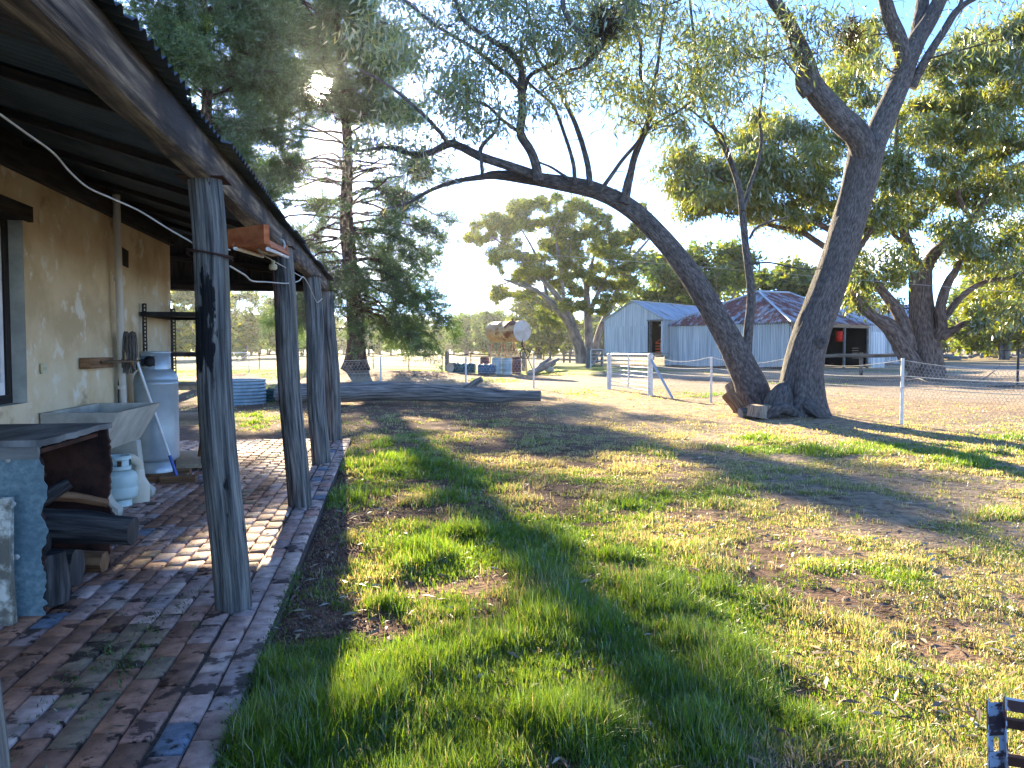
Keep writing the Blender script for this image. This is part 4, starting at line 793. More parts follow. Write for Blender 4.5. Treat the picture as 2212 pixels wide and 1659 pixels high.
o1 = Rt+nrm_o*.3+u*.22+A(0, 0, ez-.1); mb.corr(o1, ax_, Ln+.6, rv, sl, pitch=S, amp=.034, nrm=nz(np.cross(rv, ax_))*(1 if np.cross(rv, ax_)[2] > 0 else -1), seg=4, seed=8)
rv2 = nz(u*(Wd/2)+A(0, 0, az-ez)); o2 = Lf+nrm_o*.3-u*.22+A(0, 0, ez-.1); mb.corr(o2, ax_, Ln+.6, rv2, sl, pitch=S, amp=.034, nrm=nz(A(*(-u*(az-ez)))+A(0, 0, Wd/2)), seg=4, seed=9)
mb.beam(Lf+u*Wd/2+nrm_o*.32+A(0, 0, az+.04), Lf+u*Wd/2+ax_*Ln+A(0, 0, az+.04), .35, .04)
mb.build('roof', M['galvroof2'], sa)
mb = MB()
for t in (.0, .25, .5, .741, .97): p = Lf+u*Wd*t+ax_*.15; mb.beam(A(p[0], p[1], -.1), A(p[0], p[1], .95), .22, .22)
for t in (.2, .5, .8): p = Rt+ax_*Ln*t; mb.beam(A(p[0], p[1], -.1), A(p[0], p[1], .95), .22, .22)
mb.beam(Lf+A(0, 0, .92), Rt+A(0, 0, .92), .2, .15); mb.build('stump', M['oldwood'], sa)
mb = MB(); mb.beam(Lf+u*(da-.1)+nrm_o*.25+A(0, 0, 1.18), Lf+u*(db+.15)+nrm_o*.25+A(0, 0, 1.18), .5, .12); mb.build('door_sill', M['palewood'], sa)
mb = MB(); mb.beam(Lf+u*(db+.14)+nrm_o*.06, Lf+u*(db+.14)+nrm_o*.06+A(0, 0, 4.0), .22, .2); mb.beam(Lf+u*(da-.05)+nrm_o*.06+A(0, 0, 4.0), Lf+u*(db+.15)+nrm_o*.06+A(0, 0, 4.0), .1, .14); mb.build('door_frame', M['oldwood'], sa)
mb = MB(); mb.beam(Lf+u*(da+.24)+ax_*.08+A(0, 0, 1.25), Lf+u*(da+.24)+ax_*.08+A(0, 0, 3.95), .46, .05, up=u); mb.build('door', M['oldwood'], sa)
mb = MB(); mb.box((0, 0, 0), (Wd, Ln, .06), axes=[u, ax_, (0, 0, 1)], org=Lf+A(0, 0, 1.12)); mb.box((.1, 4.0, 0), (Wd-.1, 4.06, 3), axes=[u, ax_, (0, 0, 1)], org=Lf+A(0, 0, 1.2)); mb.build('floor_and_shade_sheet', M['interior'], sa)  # floor plus a near-black sheet standing in for shade behind the doorway
mc = thing('orange_crate_machine', 'orange slatted farm machine standing in the raised shed doorway', 'farm machine', Lf+u*(da+.9)+ax_*1+A(0, 0, 1.18))
b0 = Lf+u*(da+.45)+ax_*.6+A(0, 0, 1.18); mb = MB()
for z in (.1, .35, .6, .85): mb.beam(b0+A(0, 0, z), b0+u*1.1+A(0, 0, z), .06, .12)
for t in (0, .55, 1.1): mb.beam(b0+u*t, b0+u*t+A(0, 0, .95), .07, .07); mb.beam(b0+u*t+ax_*.9, b0+u*t+ax_*.9+A(0, 0, .95), .07, .07)
mb.beam(b0+A(0, 0, .9), b0+u*.55+A(0, 0, 1.25), .05, .05); mb.beam(b0+u*1.1+A(0, 0, .9), b0+u*.55+A(0, 0, 1.25), .05, .05); mb.build('slatted_frame', M['orange'], mc, smooth=False)
mb = MB(); mb.lathe([(0, 0), (.45, 0), (.5, .5), (.5, 1.6), (.35, 1.75), (0, 1.8)], c=b0+u*.75+ax_*.7+A(0, 0, .3), n=20); mb.build('hopper', M['orange'], mc)
mb = MB(); mb.lathe([(0, 0), (.42, 0), (.42, .85), (.1, 1.0), (0, 1.0)], c=b0+u*.1+ax_*1.5, n=20); mb.build('white_vat', M['white'], label='white vat behind the orange machine in the shed doorway', cat='vat')

sb = thing('hip_roof_shed', 'large tin shed with a rust streaked hipped roof and open front', 'shed', LD(21.6, 66))
C_, A_, B_ = LD(20.9, 58), LD(13.3, 67), LD(29.8, 64.5); D_ = A_+B_-C_; R1, R2 = LD(20.8, 65.2, 6.36), LD(24.3, 67.7, 6.42); ez = 3.5
def wall_corr(mb, p, q, z0, z1, nrm, seed, pitch=.19): mb.corr(A(p[0], p[1], 0), nz(q-p), np.linalg.norm(q-p), (0, 0, 1), 1, pitch=pitch, amp=.034, nrm=nrm, edge=lambda a, x, y: (z0+.05*np.sin(a*1.3), z1+0*a), seed=seed, panel=.9)
nCA = nz(np.cross(A_-C_, (0, 0, 1))); nCA = nCA if np.dot(nCA, CAM-C_) > 0 else -nCA; nCB = nz(np.cross(B_-C_, (0, 0, 1))); nCB = nCB if np.dot(nCB, CAM-C_) > 0 else -nCB
mb = MB(); wall_corr(mb, A_, C_, .12, ez+.02, nCA, 11); wall_corr(mb, A_, D_, 0, ez, -nCB, 12); wall_corr(mb, D_, B_, 0, ez, -nCA, 13); uB = nz(B_-C_); uC = nz(A_-C_)
wall_corr(mb, C_, C_+uB*.25, .1, ez, nCB, 14); mb.build('wall', M['galv'], sb)
mb = MB(); E = .35
cc = {'A': A_+uC*E-uB*E, 'C': C_-uC*E-uB*E, 'B': B_+uB*E-uC*E, 'D': D_+uB*E+uC*E}
for k in cc: cc[k] = A(cc[k][0], cc[k][1], ez+.02)
def hipface(mb, e0, e1, r0, r1, seed):
    """corrugated roof face on the eave e0-e1 with ridge r0-r1"""
    uu = nz(e1-e0); W_ = np.linalg.norm(e1-e0); tot = r0-e0; vv = tot-uu*np.dot(tot, uu); H = np.linalg.norm(vv); vv = vv/H
    a0, a1 = np.dot(r0-e0, uu), np.dot(r1-e0, uu)
    def eg(a, x, y):
        h = np.where(a < a0, H*a/max(a0, 1e-6), np.where(a > a1, H*(W_-a)/max(W_-a1, 1e-6), H)); return 0*a, np.clip(h, .001, H)
    nn = np.cross(uu, vv); nn = nn if nn[2] > 0 else -nn
    mb.corr(e0, uu, W_, vv, H, pitch=.19, amp=.034, nrm=nn, seg=5, edge=eg, seed=seed, panel=.8)
hipface(mb, cc['A'], cc['C'], R1, R1, 21); hipface(mb, cc['C'], cc['B'], R1, R2, 22); hipface(mb, cc['B'], cc['D'], R2, R2, 23); hipface(mb, cc['D'], cc['A'], R2, R1, 24)
mb.build('roof', M['galvroof'], sb)
mb = MB()
for p, q in ((cc['C'], R1), (cc['A'], R1), (R1, R2), (R2, cc['B'])): mb.tube([p+A(0, 0, .04), q+A(0, 0, .05)], .09, 8)
mb.build('ridge_capping', M['galvroof2'], sb)
WB = np.linalg.norm(B_-C_)
for k, t in enumerate((.03, .35, .665, .985)): mb = MB(); p = C_+uB*WB*t+nCB*.05; mb.tube([A(p[0], p[1], -.1), A(p[0], p[1], 3.35)], .12, 10, rough=.08, seed=k); mb.build('shed_post', M['oldwood'], sb)
mb = MB(); mb.beam(C_+nCB*.08+A(0, 0, 3.36), B_+nCB*.08+A(0, 0, 3.36), .1, .22); mb.build('header_beam', M['palewood'], sb)
mb = MB(); bk = C_+uC*4.2; mb.box((0, 0, 0), (WB, .05, 3.4), axes=[uB, uC, (0, 0, 1)], org=A(bk[0], bk[1], 0)); mb.box((0, 0, 0), (.05, 4.2, 3.4), axes=[uB, uC, (0, 0, 1)], org=B_-uB*.2); mb.box((0, 0, 0), (WB-.1, 4.2, .05), axes=[uB, uC, (0, 0, 1)], org=C_+A(0, 0, 3.42)); mb.box((0, 0, 0), (.05, 4.2, 3.4), axes=[uB, uC, (0, 0, 1)], org=C_+uB*.2+uC*.1); mb.build('shade_lining', M['interior'], sb, smooth=False)  # near-black sheets added so the open bay reads as shaded
q0 = B_+uB*.5; q1 = B_+uB*2.4-uC*.2; mb = MB(); wall_corr(mb, q0, q1, -.1, 3.0, nCB, 31, .3); mb.build('door_leaf', M['galv'], sb, label='pale flat iron sheets beyond the open front')
mb = MB(); p = px2(1812, 62.5, 2.15); mb.lathe([(0, 0), (.26, 0), (.28, .3), (.28, .8), (.30, .82), (0, .82)], c=p, n=18); mb.build('red_barrel', M['red'], label='bright red barrel hanging inside the open shed front', cat='barrel')
mb = MB(); p = px2(1848, 62.8); 
for (a, b) in ((0, .5),): 
    for x in (0, .55):
        for y in (0, .5): mb.beam(p+A(x, y, 0), p+A(x, y, 1.6 if y else .8), .06, .06)
    mb.beam(p+A(0, .25, .8), p+A(.55, .25, .8), .5, .05)
    for z in (1.0, 1.2, 1.4, 1.6): mb.beam(p+A(0, .5, z), p+A(.55, .5, z), .04, .05)
mb.build('wooden_chair', M['palewood'], label='wooden slat back chair in the shade of the open shed front', cat='chair')
mb = MB(); p = px2(1770, 62); th = np.linspace(0, 2*math.pi, 30); mb.tube(np.stack([p[0]+.45*np.cos(th), p[1]+0*th, .5+.45*np.sin(th)], -1), .04, 6); mb.tube([p+A(0, 0, .5), p+A(.9, .1, 1.1)], .05, 6); mb.beam(p+A(.2, 0, .1), p+A(1.3, .2, .3), .3, .1)
mb.build('hand_barrow', M['rust'], label='old wheeled barrow in the open shed front, left of the chair', cat='barrow')

sc_ = thing('far_tin_shed', 'blue grey gabled tin shed behind the forked gum and the big gum', 'shed', px2(1880, 86))
a = px2(1780, 84); b = px2(1962, 80); u3 = nz(b-a); W3 = np.linalg.norm(b-a); n3 = nz(np.cross(u3, (0, 0, 1))); n3 = n3 if np.dot(n3, CAM-a) > 0 else -n3
mb = MB(); wall_corr(mb, a, b, 0, 4.3, n3, 41, .2); mb.corr(b, -n3, 7, (0, 0, 1), 1, pitch=.2, amp=.025, nrm=u3, edge=lambda x, y, z: (0*x, 4.3+2.0*(1-np.abs(x-3.5)/3.5)), seed=5); wall_corr(mb, a-n3*7, b-n3*7, 0, 4.3, -n3, 43, .2); mb.build('wall', M['galv'], sc_)
mb = MB(); s1 = nz(-n3*3.5+A(0, 0, 2.0)); s2 = nz(n3*3.5+A(0, 0, 2.0)); mb.corr(a+n3*.3-u3*.3+A(0, 0, 4.2), u3, W3+.6, s1, 4.35, pitch=.2, amp=.025, nrm=np.cross(u3, s1)*(1 if np.cross(u3, s1)[2] > 0 else -1), seg=3, seed=6)
mb.corr(a-n3*7.3-u3*.3+A(0, 0, 4.2), u3, W3+.6, s2, 4.35, pitch=.2, amp=.025, nrm=np.cross(u3, s2)*(1 if np.cross(u3, s2)[2] > 0 else -1), seg=3, seed=7); mb.build('roof', M['galvroof2'], sc_)

# log rail, leaning frame, dead wood and odd pickets to the right
lr = thing('log_rail', 'long grey log rail on short posts in front of the open shed', 'rail fence', px2(1850, 44))
mb = MB(); mb.tube(spline([px2(1768, 45, 1.08), px2(1830, 44.5, 1.14), px2(1880, 44, 1.12), px2(1935, 43.5, 1.16)], 5), [.1]*5+[.11]*5+[.1]*6, 12, rough=.15); mb.build('rail', M['log'], lr)
for px in (1771, 1860): mb = MB(); p = px2(px, 45.2); mb.tube([p+A(0, 0, -.1), p+A(0, 0, 1.3)], .11, 10, rough=.12, seed=px); mb.build('post', M['oldwood'], lr)
mb = MB(); p = px2(2199, 30.5); mb.tube([p, p+A(0, 0, 1.5)], .045, 8); mb.beam(p+A(-1.2, 0, .02), p+A(.6, 0, .04), .3, .05); mb.tube([p+A(-.6, .2, 1.42), p+A(.1, 0, 1.46)], .02, 6); mb.build('steel_stand', M['black'], label='thin black steel stand on a flat foot at the right edge', cat='stand')
lf_ = thing('leaning_ramp', 'collapsed grey timber ramp lying in the rubble by the far yard', 'ramp', px2(2140, 140))
mb = MB(); a = px2(2118, 140, 0); b = px2(2124, 140, 2.3); c = px2(2172, 139, .4); mb.beam(a, b, .25, .4); mb.beam(b, c, .25, .45); mb.beam(a+A(0, 0, .2), c, .2, .3); mb.beam(b+A(0, 3, -.2), c+A(0, 3, 0), .25, .45); mb.build('frame', M['oldwood'], lf_)
mb = MB(); mb.beam(b+A(0, 1.5, .3), c+A(0, 1.5, .3), 3, .12, seed=2); mb.build('decking', M['palewood'], lf_)
rs = np.random.RandomState(12)
for k, (px, d, n, lb) in enumerate([(2060, 118, 16, 'long low heap of broken timber left of the collapsed ramp'), (2195, 128, 14, 'heap of broken timber right of the collapsed ramp')]):
    mb = MB()
    for i in range(n*2): p = px2(px+rs.uniform(-38, 38), d+rs.uniform(-4, 4), .15+.3*rs.rand()); t = rs.uniform(0, 3.14); L0 = rs.uniform(1, 3); mb.tube([p, p+A(math.cos(t)*L0, math.sin(t)*L0, rs.uniform(-.1, .5))], .1+.14*rs.rand(), 6, rough=.2, seed=i)
    mb.build('rubble_heap', M['log'], label=lb, cat='rubble heap')
def deadbranch(pts, r, label, seed, n=5):
    rr = np.random.RandomState(seed); mb = MB(); q = spline(pts, 5); mb.tube(q, np.linspace(r, r*.3, len(q)), 7, rough=.15)
    for i in range(n): j = rr.randint(2, len(q)-1); e = q[j]+rr.normal(size=3)*A(.35, .35, .12)+A(0, 0, .08); mb.tube([q[j], (q[j]+e)/2+A(0, 0, .03), e], [r*.5, r*.35, r*.15], 5)
    mb.build('fallen_branch', M['log'], label=label, cat='branch')
deadbranch([px2(1960+0, 33.5, .1), px2(1985, 33, .22), px2(2005, 32, .12), px2(2040, 31, .05)], .035, 'thin dead branch on the ground left of the big gum roots', 2)
deadbranch([px2(2095, 33, .05), px2(2120, 33, .15), px2(2148, 33, .55), px2(2160, 33.5, .8)], .035, 'dead branch curving up off the ground right of the big gum', 4, 2)

# split logs at the foot of the leaning gums
def chunk(a, b, r, label, mt='palewood', seed=0, name='split_log'):
    mb = MB(); mb.tube(spline([a, (A(*a)+A(*b))/2+A(.01, 0, .01), b], 4), [r*1.05, r, r, r, r*.98, r, r, r, r*.95], 14, rough=.10, seed=seed); mb.build(name, M[mt], label=label, cat='log', group='cut logs round the leaning gums')
chunk(px2(1600, 17.8, .05), P(1579, 832, 18.2), .17, 'pale cut log leaning on the left stem of the gum', seed=1)
chunk(P(1598, 886, 17.2), P(1570, 848, 17.3), .15, 'brown split log leaning outwards, left of all the cut logs', 'brownwood', 2)
chunk(px2(1640, 16.5, .0), px2(1642, 16.5, .27), .25, 'short pale log round standing between the two gum stems', seed=3)
chunk(px2(1600, 16.8, .06), px2(1640, 16.9, .10), .11, 'small dark log lying on the ground left of the log round', 'log', 4)

# flaking steel frame at the lower right corner
sf = thing('steel_rack', 'flaking rusty steel frame with slatted rails at the lower right corner', 'steel frame', P(2200, 1600, 2.4))
tl = P(2133, 1518, 2.35); tr_ = P(2166, 1516, 2.35); bl_ = P(2135, 1700, 2.10); br = P(2170, 1700, 2.10)
uu = nz(tr_-tl); dn = nz(bl_-tl); nn = nz(np.cross(uu, dn)); w_ = np.linalg.norm(tr_-tl); mb = MB()
def slab(mb, o, u, du, v, dv, n, t): mb.box((0, 0, 0), (du, dv, t), axes=[u, v, n], org=o)
Ld = .55; hs0 = .165
slab(mb, tl, uu, w_, dn, .135, nn, .003); slab(mb, tl+dn*.135, uu, w_*.36, dn, .06, nn, .003); slab(mb, tl+dn*.135+uu*w_*.68, uu, w_*.32, dn, .06, nn, .003); slab(mb, tl+dn*.195, uu, w_, dn, Ld-.195, nn, .003)
slab(mb, tl-uu*.003, uu, .003, dn, Ld, nn*-1, .02) ; slab(mb, tl+uu*w_, uu, .004, dn, Ld, nn*-1, .03); slab(mb, tl+uu*w_, uu, .004, dn, Ld, nn, .012)
mb.build('upright', M['rustpeel'], sf, smooth=False)
for k, (y, h) in enumerate(((1520, .035), (1560, .028), (1640, .03))):
    a = P(2172, y, 2.36+.02*k); b = P(2420, y+42, 2.30); mb = MB(); mb.beam(a, b, .02, h, seed=k); mb.build('rail', M['rust' if k else 'rustpeel'], sf, smooth=False)
# ================================================================ trees
ln = MB(); q = [P(1200, 552, 46), P(1500, 575, 41), P(1800, 600, 36), P(2300, 640, 31)]; ln.tube(spline(q, 6), .012, 5, caps=False); ln.build('power_line', M['wire'], label='thin overhead wire crossing behind the gum stems', cat='power line')

class Skel:
    """limbs of a tree; remembers points so that twigs can leave from them"""
    def __init__(s): s.mb = MB(); s.p = []; s.r = []; s.k = 0; s.scale = 1.
    def limb(s, rows, k=5, n=10, rough=.12, fn=None, reg=True, caps=True):
        q = spline(rows, k); q[:, 3] = np.maximum(q[:, 3]*s.scale, .004); s.k += 1
        s.mb.tube(q[:, :3], q[:, 3], n, rough=rough, seed=s.k % 23, caps=caps, fn=fn)
        if reg: s.p.extend(q[:, :3]); s.r.extend(q[:, 3])
        return q
def rows(pts, d0, d1=None):
    """limb given as (px, py, radius) with depth running from d0 to d1, or (px, py, radius, d)"""
    n = len(pts); o = []
    for i, p in enumerate(pts):
        d = p[3] if len(p) > 3 else (d0+(d1-d0)*i/(n-1) if d1 is not None else d0)
        o.append((*P(p[0], p[1], d), p[2]))
    return np.array(o)

def twig(sk, p, d, L, r, rs, wander=.35, grav=0., n=5, sides=4):
    pts = [p]; d = nz(d)
    for i in range(n): d = nz(d+rs.normal(size=3)*wander/n**.5*1.2+A(0, 0, grav)/n); pts.append(pts[-1]+d*L/n)
    pts = np.array(pts); sk.mb.tube(pts, np.linspace(r, r*.35, n+1), sides, caps=False, seed=1)
    return pts

def clumps(sk, lv, cl, rs, leaves=70, ll=.3, lw=.06, subs=8, hang=0., up=.25, col=A(.10, .15, .04), colvar=.35, yel=.25, rt=.05, spread=.33, flat=.8, lateral=None):
    """foliage masses: a bent twig from the nearest limb, side twigs within the mass, leaves round them"""
    Pp = np.array(sk.p); Rr = np.array(sk.r)
    cs = [np.array(c[:3]) for c in cl]; order = np.argsort([np.min(np.linalg.norm(Pp-c, axis=1)) for c in cs])
    for i in order:
        c = cs[i]; Rc = cl[i][3]; dens = cl[i][4] if len(cl[i]) > 4 else 1.
        Pp = np.array(sk.p); Rr = np.array(sk.r); dv = c-Pp; dist = np.linalg.norm(dv, axis=1); cost = dist+np.maximum(0, Pp[:, 2]-c[2]+.2*Rc)*1.5-Rr*1.0
        j = int(np.argmin(cost)); a = Pp[j]; L = dist[j]; r0 = min(Rr[j]*.75, rt*(.5+.12*L/Rc))
        mid = a+(c-a)*.5+rs.normal(size=3)*L*.08+A(0, 0, -L*.06); q = spline([(*a, r0), (*mid, r0*.7), (*(c-A(0, 0, Rc*.3)), r0*.45)], 4)
        sk.mb.tube(q[:, :3], q[:, 3], 6, caps=False, seed=2); sk.p.extend(q[3:, :3]); sk.r.extend(q[3:, 3])
        base = q[-1, :3]; nl = int(leaves*dens*subs)
        pts = []; dirs = []
        for s_ in range(subs):
            th = rs.uniform(0, 6.283); u = rs.uniform(-.35, 1); d = nz(A(math.cos(th)*math.sqrt(1-u*u), math.sin(th)*math.sqrt(1-u*u), u*flat+up)); st = q[rs.randint(len(q)//2, len(q)), :3]
            t = twig(sk, st, d, Rc*rs.uniform(.7, 1.15), r0*.35, rs, n=4, sides=3)
            k = max(2, nl//subs); w = rs.rand(k)**.6*(len(t)-1.001); ii = w.astype(int); f = (w-ii)[:, None]
            pp = t[ii]*(1-f)+t[ii+1]*f+rs.normal(size=(k, 3))*Rc*spread*A(1, 1, .75); pts.append(pp)
            dd = rs.normal(size=(k, 3))*.8+d*.5+A(0, 0, -hang); dirs.append(dd)
        pts = np.concatenate(pts); dirs = np.concatenate(dirs); n = len(pts)
        cc = col*(1+colvar*(rs.rand(n, 1)*2-1))*(1+.35*(rs.rand()-.5)); y = (rs.rand(n, 1) < yel); cc = np.where(y, cc*A(1.7, 1.25, .7), cc)
        lv.leaves(pts, dirs, ll*rs.uniform(.7, 1.25, n), lw*rs.uniform(.7, 1.2, n), rs, cc)

def finish(tree, sk, lv, bark, leaf, tname='trunk'):
    sk.mb.build(tname, M[bark], tree); lv.build('crown', M[leaf], tree, smooth=False)

# ---- near gum: two leaning stems from one foot
rs = np.random.RandomState(21)
def flare(base, amt, seed, nl=5):
    def f(rad, th, L):
        e = np.exp(-np.maximum(L-base*0, 0)/.55); lob = .5+.5*np.cos(nl*th+seed+.8*np.sin(th*2+seed))
        return rad*(1+e*amt*(.45+.9*lob))*(1+.09*(fbm(np.cos(th)*2.2+7+0*L, L*.6+np.sin(th)*2.2+seed, 4)-.5)*2+.05*(fbm(np.cos(th)*7+7+0*L, L*1.6+np.sin(th)*7+seed, 3)-.5)*2)
    return f
def heights(r): return r
for which in (0, 1):
    sk = Skel(); lv = MB(); tw = []
    if which == 0:
        tree = thing('gum_tree', 'long dark gum stem arching left across the sky from the twin foot', 'tree', px2(1635, 17.6))
        b = px2(1640, 17.7, -.12)
        A_ = np.vstack([[(*b, .46)], rows([(1625, 840, .44), (1600, 785, .41), (1570, 725, .375), (1530, 655, .34), (1485, 585, .31), (1430, 515, .285), (1365, 452, .265), (1293, 414, .24), (1220, 397, .215), (1150, 386, .18), (1074, 378, .13), (1037, 383, .085), (983, 392, .065), (928, 412, .05), (880, 438, .035), (830, 452, .02)], 17.6, 15.2)])
        A_[:, 3] *= .75
        sk.limb(A_, 8, 36, rough=0, fn=flare(0, .5, 1))
        sk.scale = .8
        Bq = sk.limb(rows([(1170, 386, .13), (1147, 375, .12), (1092, 356, .115), (1037, 338, .11), (990, 315, .10), (968, 311, .09), (928, 330, .08), (892, 334, .065), (837, 318, .05), (782, 326, .035), (735, 320, .02)], 15.8, 14.6), 5, 12)
        sk.limb(rows([(968, 311, .06), (950, 285, .05), (922, 255, .045), (895, 230, .04), (860, 200, .035), (815, 170, .03), (775, 150, .02)], 15, 14), 4, 8)
        Cq = sk.limb(rows([(1163, 388, .13), (1158, 360, .12), (1147, 328, .115), (1125, 288, .11), (1129, 237, .10), (1125, 186, .09), (1127, 164, .08), (1121, 135, .075), (1092, 106, .07), (1063, 87, .06), (1005, 47, .05), (983, 0, .045), (950, -60, .035), (920, -140, .03)], 15.6, 14.4), 4, 12)
        sk.limb(rows([(1121, 188, .07), (1100, 165, .06), (1074, 146, .055), (1019, 102, .05), (946, 58, .04), (873, 0, .035), (800, -60, .025)], 15, 16), 4, 9)
        sk.limb(rows([(1130, 205, .06), (1143, 166, .055), (1176, 146, .05), (1198, 138, .045), (1205, 124, .04), (1207, 104, .025)], 15.2, 15.9), 4, 8)
        sk.limb(rows([(1125, 288, .045), (1085, 259, .04), (1049, 226, .035), (1005, 222, .03), (965, 238, .02)], 15.4, 14.4), 4, 7)
        sk.limb(rows([(1037, 345, .06), (1039, 320, .055), (1055, 300, .05), (1072, 280, .04), (1080, 250, .03), (1075, 215, .02)], 15.3, 16), 4, 7)
        sk.limb(rows([(1042, 378, .05), (1040, 350, .05), (1036, 338, .045)], 15.3), 3, 7)
        sk.limb(rows([(1242, 396, .06), (1240, 365, .055), (1234, 335, .05), (1220, 292, .045), (1207, 255, .04), (1194, 226, .035), (1165, 200, .03), (1140, 175, .02)], 15.9, 15.2), 4, 8)
        sk.limb(rows([(1276, 404, .085), (1267, 345, .075), (1245, 273, .065), (1220, 219, .055), (1202, 182, .05), (1184, 157, .045), (1160, 120, .035), (1150, 60, .03), (1130, -20, .025)], 16, 17), 4, 9)
        sk.limb(rows([(1351, 440, .11), (1358, 395, .10), (1369, 345, .095), (1382, 310, .09), (1395, 277, .08), (1406, 237, .07), (1400, 200, .06), (1384, 164, .05), (1384, 100, .04), (1370, 30, .035), (1365, -60, .03), (1350, -160, .025)], 16.4, 15.6), 4, 11)
        sk.limb(rows([(1345, 436, .07), (1352, 395, .06), (1368, 350, .055)], 16.3, 16.1), 3, 8)
        sk.limb(rows([(1402, 246, .055), (1410, 190, .05), (1420, 146, .045), (1428, 73, .04), (1440, 0, .035), (1450, -90, .025)], 16, 17.2), 4, 8)
        sk.limb(rows([(1296, 414, .065), (1320, 380, .055), (1345, 345, .05), (1377, 308, .045), (1398, 280, .04), (1464, 241, .035), (1500, 215, .02)], 16.2, 15.7), 4, 8)
        sk.limb(rows([(1242, 396, .045), (1215, 377, .04), (1190, 361, .035), (1165, 350, .03), (1150, 335, .018)], 16, 16.8), 4, 6)
        Hq = sk.limb(rows([(1612, 770, .15), (1616, 720, .135), (1622, 660, .125), (1622, 622, .12), (1616, 570, .11), (1610, 525, .10), (1604, 465, .095), (1598, 412, .085), (1586, 370, .08), (1570, 330, .07), (1551, 292, .06), (1532, 255, .055), (1518, 210, .05), (1510, 169, .045), (1500, 90, .04), (1490, 0, .03), (1480, -80, .02)], 17.4, 16.6), 4, 14)
        sk.limb(rows([(1605, 455, .065), (1620, 400, .06), (1637, 352, .055), (1645, 300, .05), (1640, 250, .04), (1650, 180, .035), (1655, 100, .03)], 17, 18), 4, 8)
        sk.limb(rows([(1620, 514, .045), (1632, 494, .04), (1660, 480, .035), (1700, 470, .025)], 17, 17.6), 4, 6)
        sk.limb(rows([(1622, 570, .03), (1660, 567, .025), (1700, 575, .02), (1745, 582, .015), (1780, 580, .01)], 17, 16.5), 4, 5)
        sk.limb(rows([(1585, 370, .04), (1565, 300, .035), (1525, 265, .03), (1490, 235, .02)], 16.8, 16), 4, 6)
        # stub at the foot
        mbx = MB()
        start = 100
        nodes = [(q, 1.0) for q in sk.p]
        regions = [(860, 170, 180, 170, 26), (1010, 90, 170, 120, 24), (1160, 60, 160, 110, 26), (1310, 60, 140, 120, 24), (1440, 90, 130, 150, 28), (1540, 160, 90, 160, 16), (1050, 230, 110, 60, 9), (890, 290, 90, 60, 8), (1210, 190, 80, 70, 8), (1385, 200, 60, 60, 8), (1440, 260, 50, 60, 5), (1620, 120, 60, 140, 8), (1330, 210, 50, 60, 4), (1100, -110, 400, 80, 12), (1500, -100, 260, 90, 6), (800, 60, 120, 100, 10), (1010, 180, 60, 40, 4)]  # regions above the frame are invented, unseen foliage put in for its shadows
        dr = (13.2, 18.4)
    else:
        tree = thing('gum_tree', 'thick grey gum forking into a high Y beside the arching stem', 'tree', px2(1730, 17.2))
        b = px2(1728, 17.1, -.12)
        sk.limb(A(1, 1, 1, .85)*np.vstack([[(*b, .52)], rows([(1730, 850, .50), (1735, 790, .475), (1750, 730, .455), (1772, 670, .44), (1795, 610, .425), (1821, 525, .41), (1847, 431, .40), (1862, 370, .42), (1872, 325, .43), (1878, 300, .36), (1880, 285, .2)], 17.1, 16.6)]), 8, 40, rough=0, fn=flare(0, .55, 2.6, 6))
        sk.limb(A(1, 1, 1, .84)*rows([(1868, 335, .32), (1851, 292, .32), (1802, 244, .31), (1757, 187, .27), (1739, 131, .22), (1722, 90, .19), (1701, 45, .165), (1665, -10, .15), (1630, -80, .13), (1590, -160, .10), (1560, -240, .08)], 16.6, 15.6), 6, 22, rough=.09)
        sk.limb(rows([(1745, 205, .13), (1727, 180, .10), (1730, 140, .07), (1738, 120, .05)], 16.1, 16.0), 4, 10)
        sk.limb(A(1, 1, 1, .84)*rows([(1878, 330, .30), (1907, 262, .30), (1928, 215, .28), (1945, 175, .27), (1965, 122, .25), (1985, 80, .22), (2008, 45, .20), (2030, 0, .18), (2060, -60, .15), (2090, -140, .12)], 16.7, 17.2), 6, 22, rough=.09)
        sk.limb(rows([(1958, 150, .19), (1941, 85, .17), (1922, 35, .15), (1908, -15, .13), (1890, -90, .11), (1860, -180, .08)], 16.9, 16.2), 5, 16, rough=.09)
        sk.limb(rows([(1975, 110, .17), (1985, 56, .15), (1994, 0, .14), (2000, -70, .12), (1990, -160, .09)], 17, 18), 5, 14)
        sk.limb(rows([(1968, 190, .12), (1985, 155, .10), (2005, 120, .09), (2042, 62, .08), (2062, 30, .075), (2085, 8, .06), (2110, -6, .05), (2150, -30, .04)], 17, 16.3), 5, 10)
        sk.limb(rows([(2062, 28, .045), (2076, 5, .04), (2082, -30, .03)], 16.6, 16.8), 4, 8)
        # the limb hanging in from above with its dark knots of foliage
        sk.limb(rows([(1630, -80, .11), (1500, -130, .10), (1400, -90, .09), (1368, -20, .09), (1350, 30, .085), (1325, 62, .08), (1300, 95, .075), (1282, 117, .07), (1268, 136, .04), (1253, 146, .025), (1230, 150, .015)], 15.8, 13.6), 5, 10)
        sk.limb(rows([(1284, 114, .06), (1270, 92, .055), (1250, 66, .055), (1231, 45, .05), (1216, 10, .045), (1222, -40, .04), (1240, -100, .03)], 13.8, 13.9), 5, 9)
        regions = [(1330, 60, 45, 70, 7), (1250, 60, 40, 60, 3), (1700, 110, 60, 60, 4), (1770, 60, 70, 70, 6), (1650, -60, 130, 70, 5), (1850, -80, 120, 60, 4), (2030, -90, 120, 60, 4), (2140, 30, 60, 50, 4), (1600, 40, 60, 80, 7), (1870, 120, 40, 70, 4), (1250, -90, 140, 60, 2)]  # negative heights here too: unseen foliage invented above the frame, casting shadows
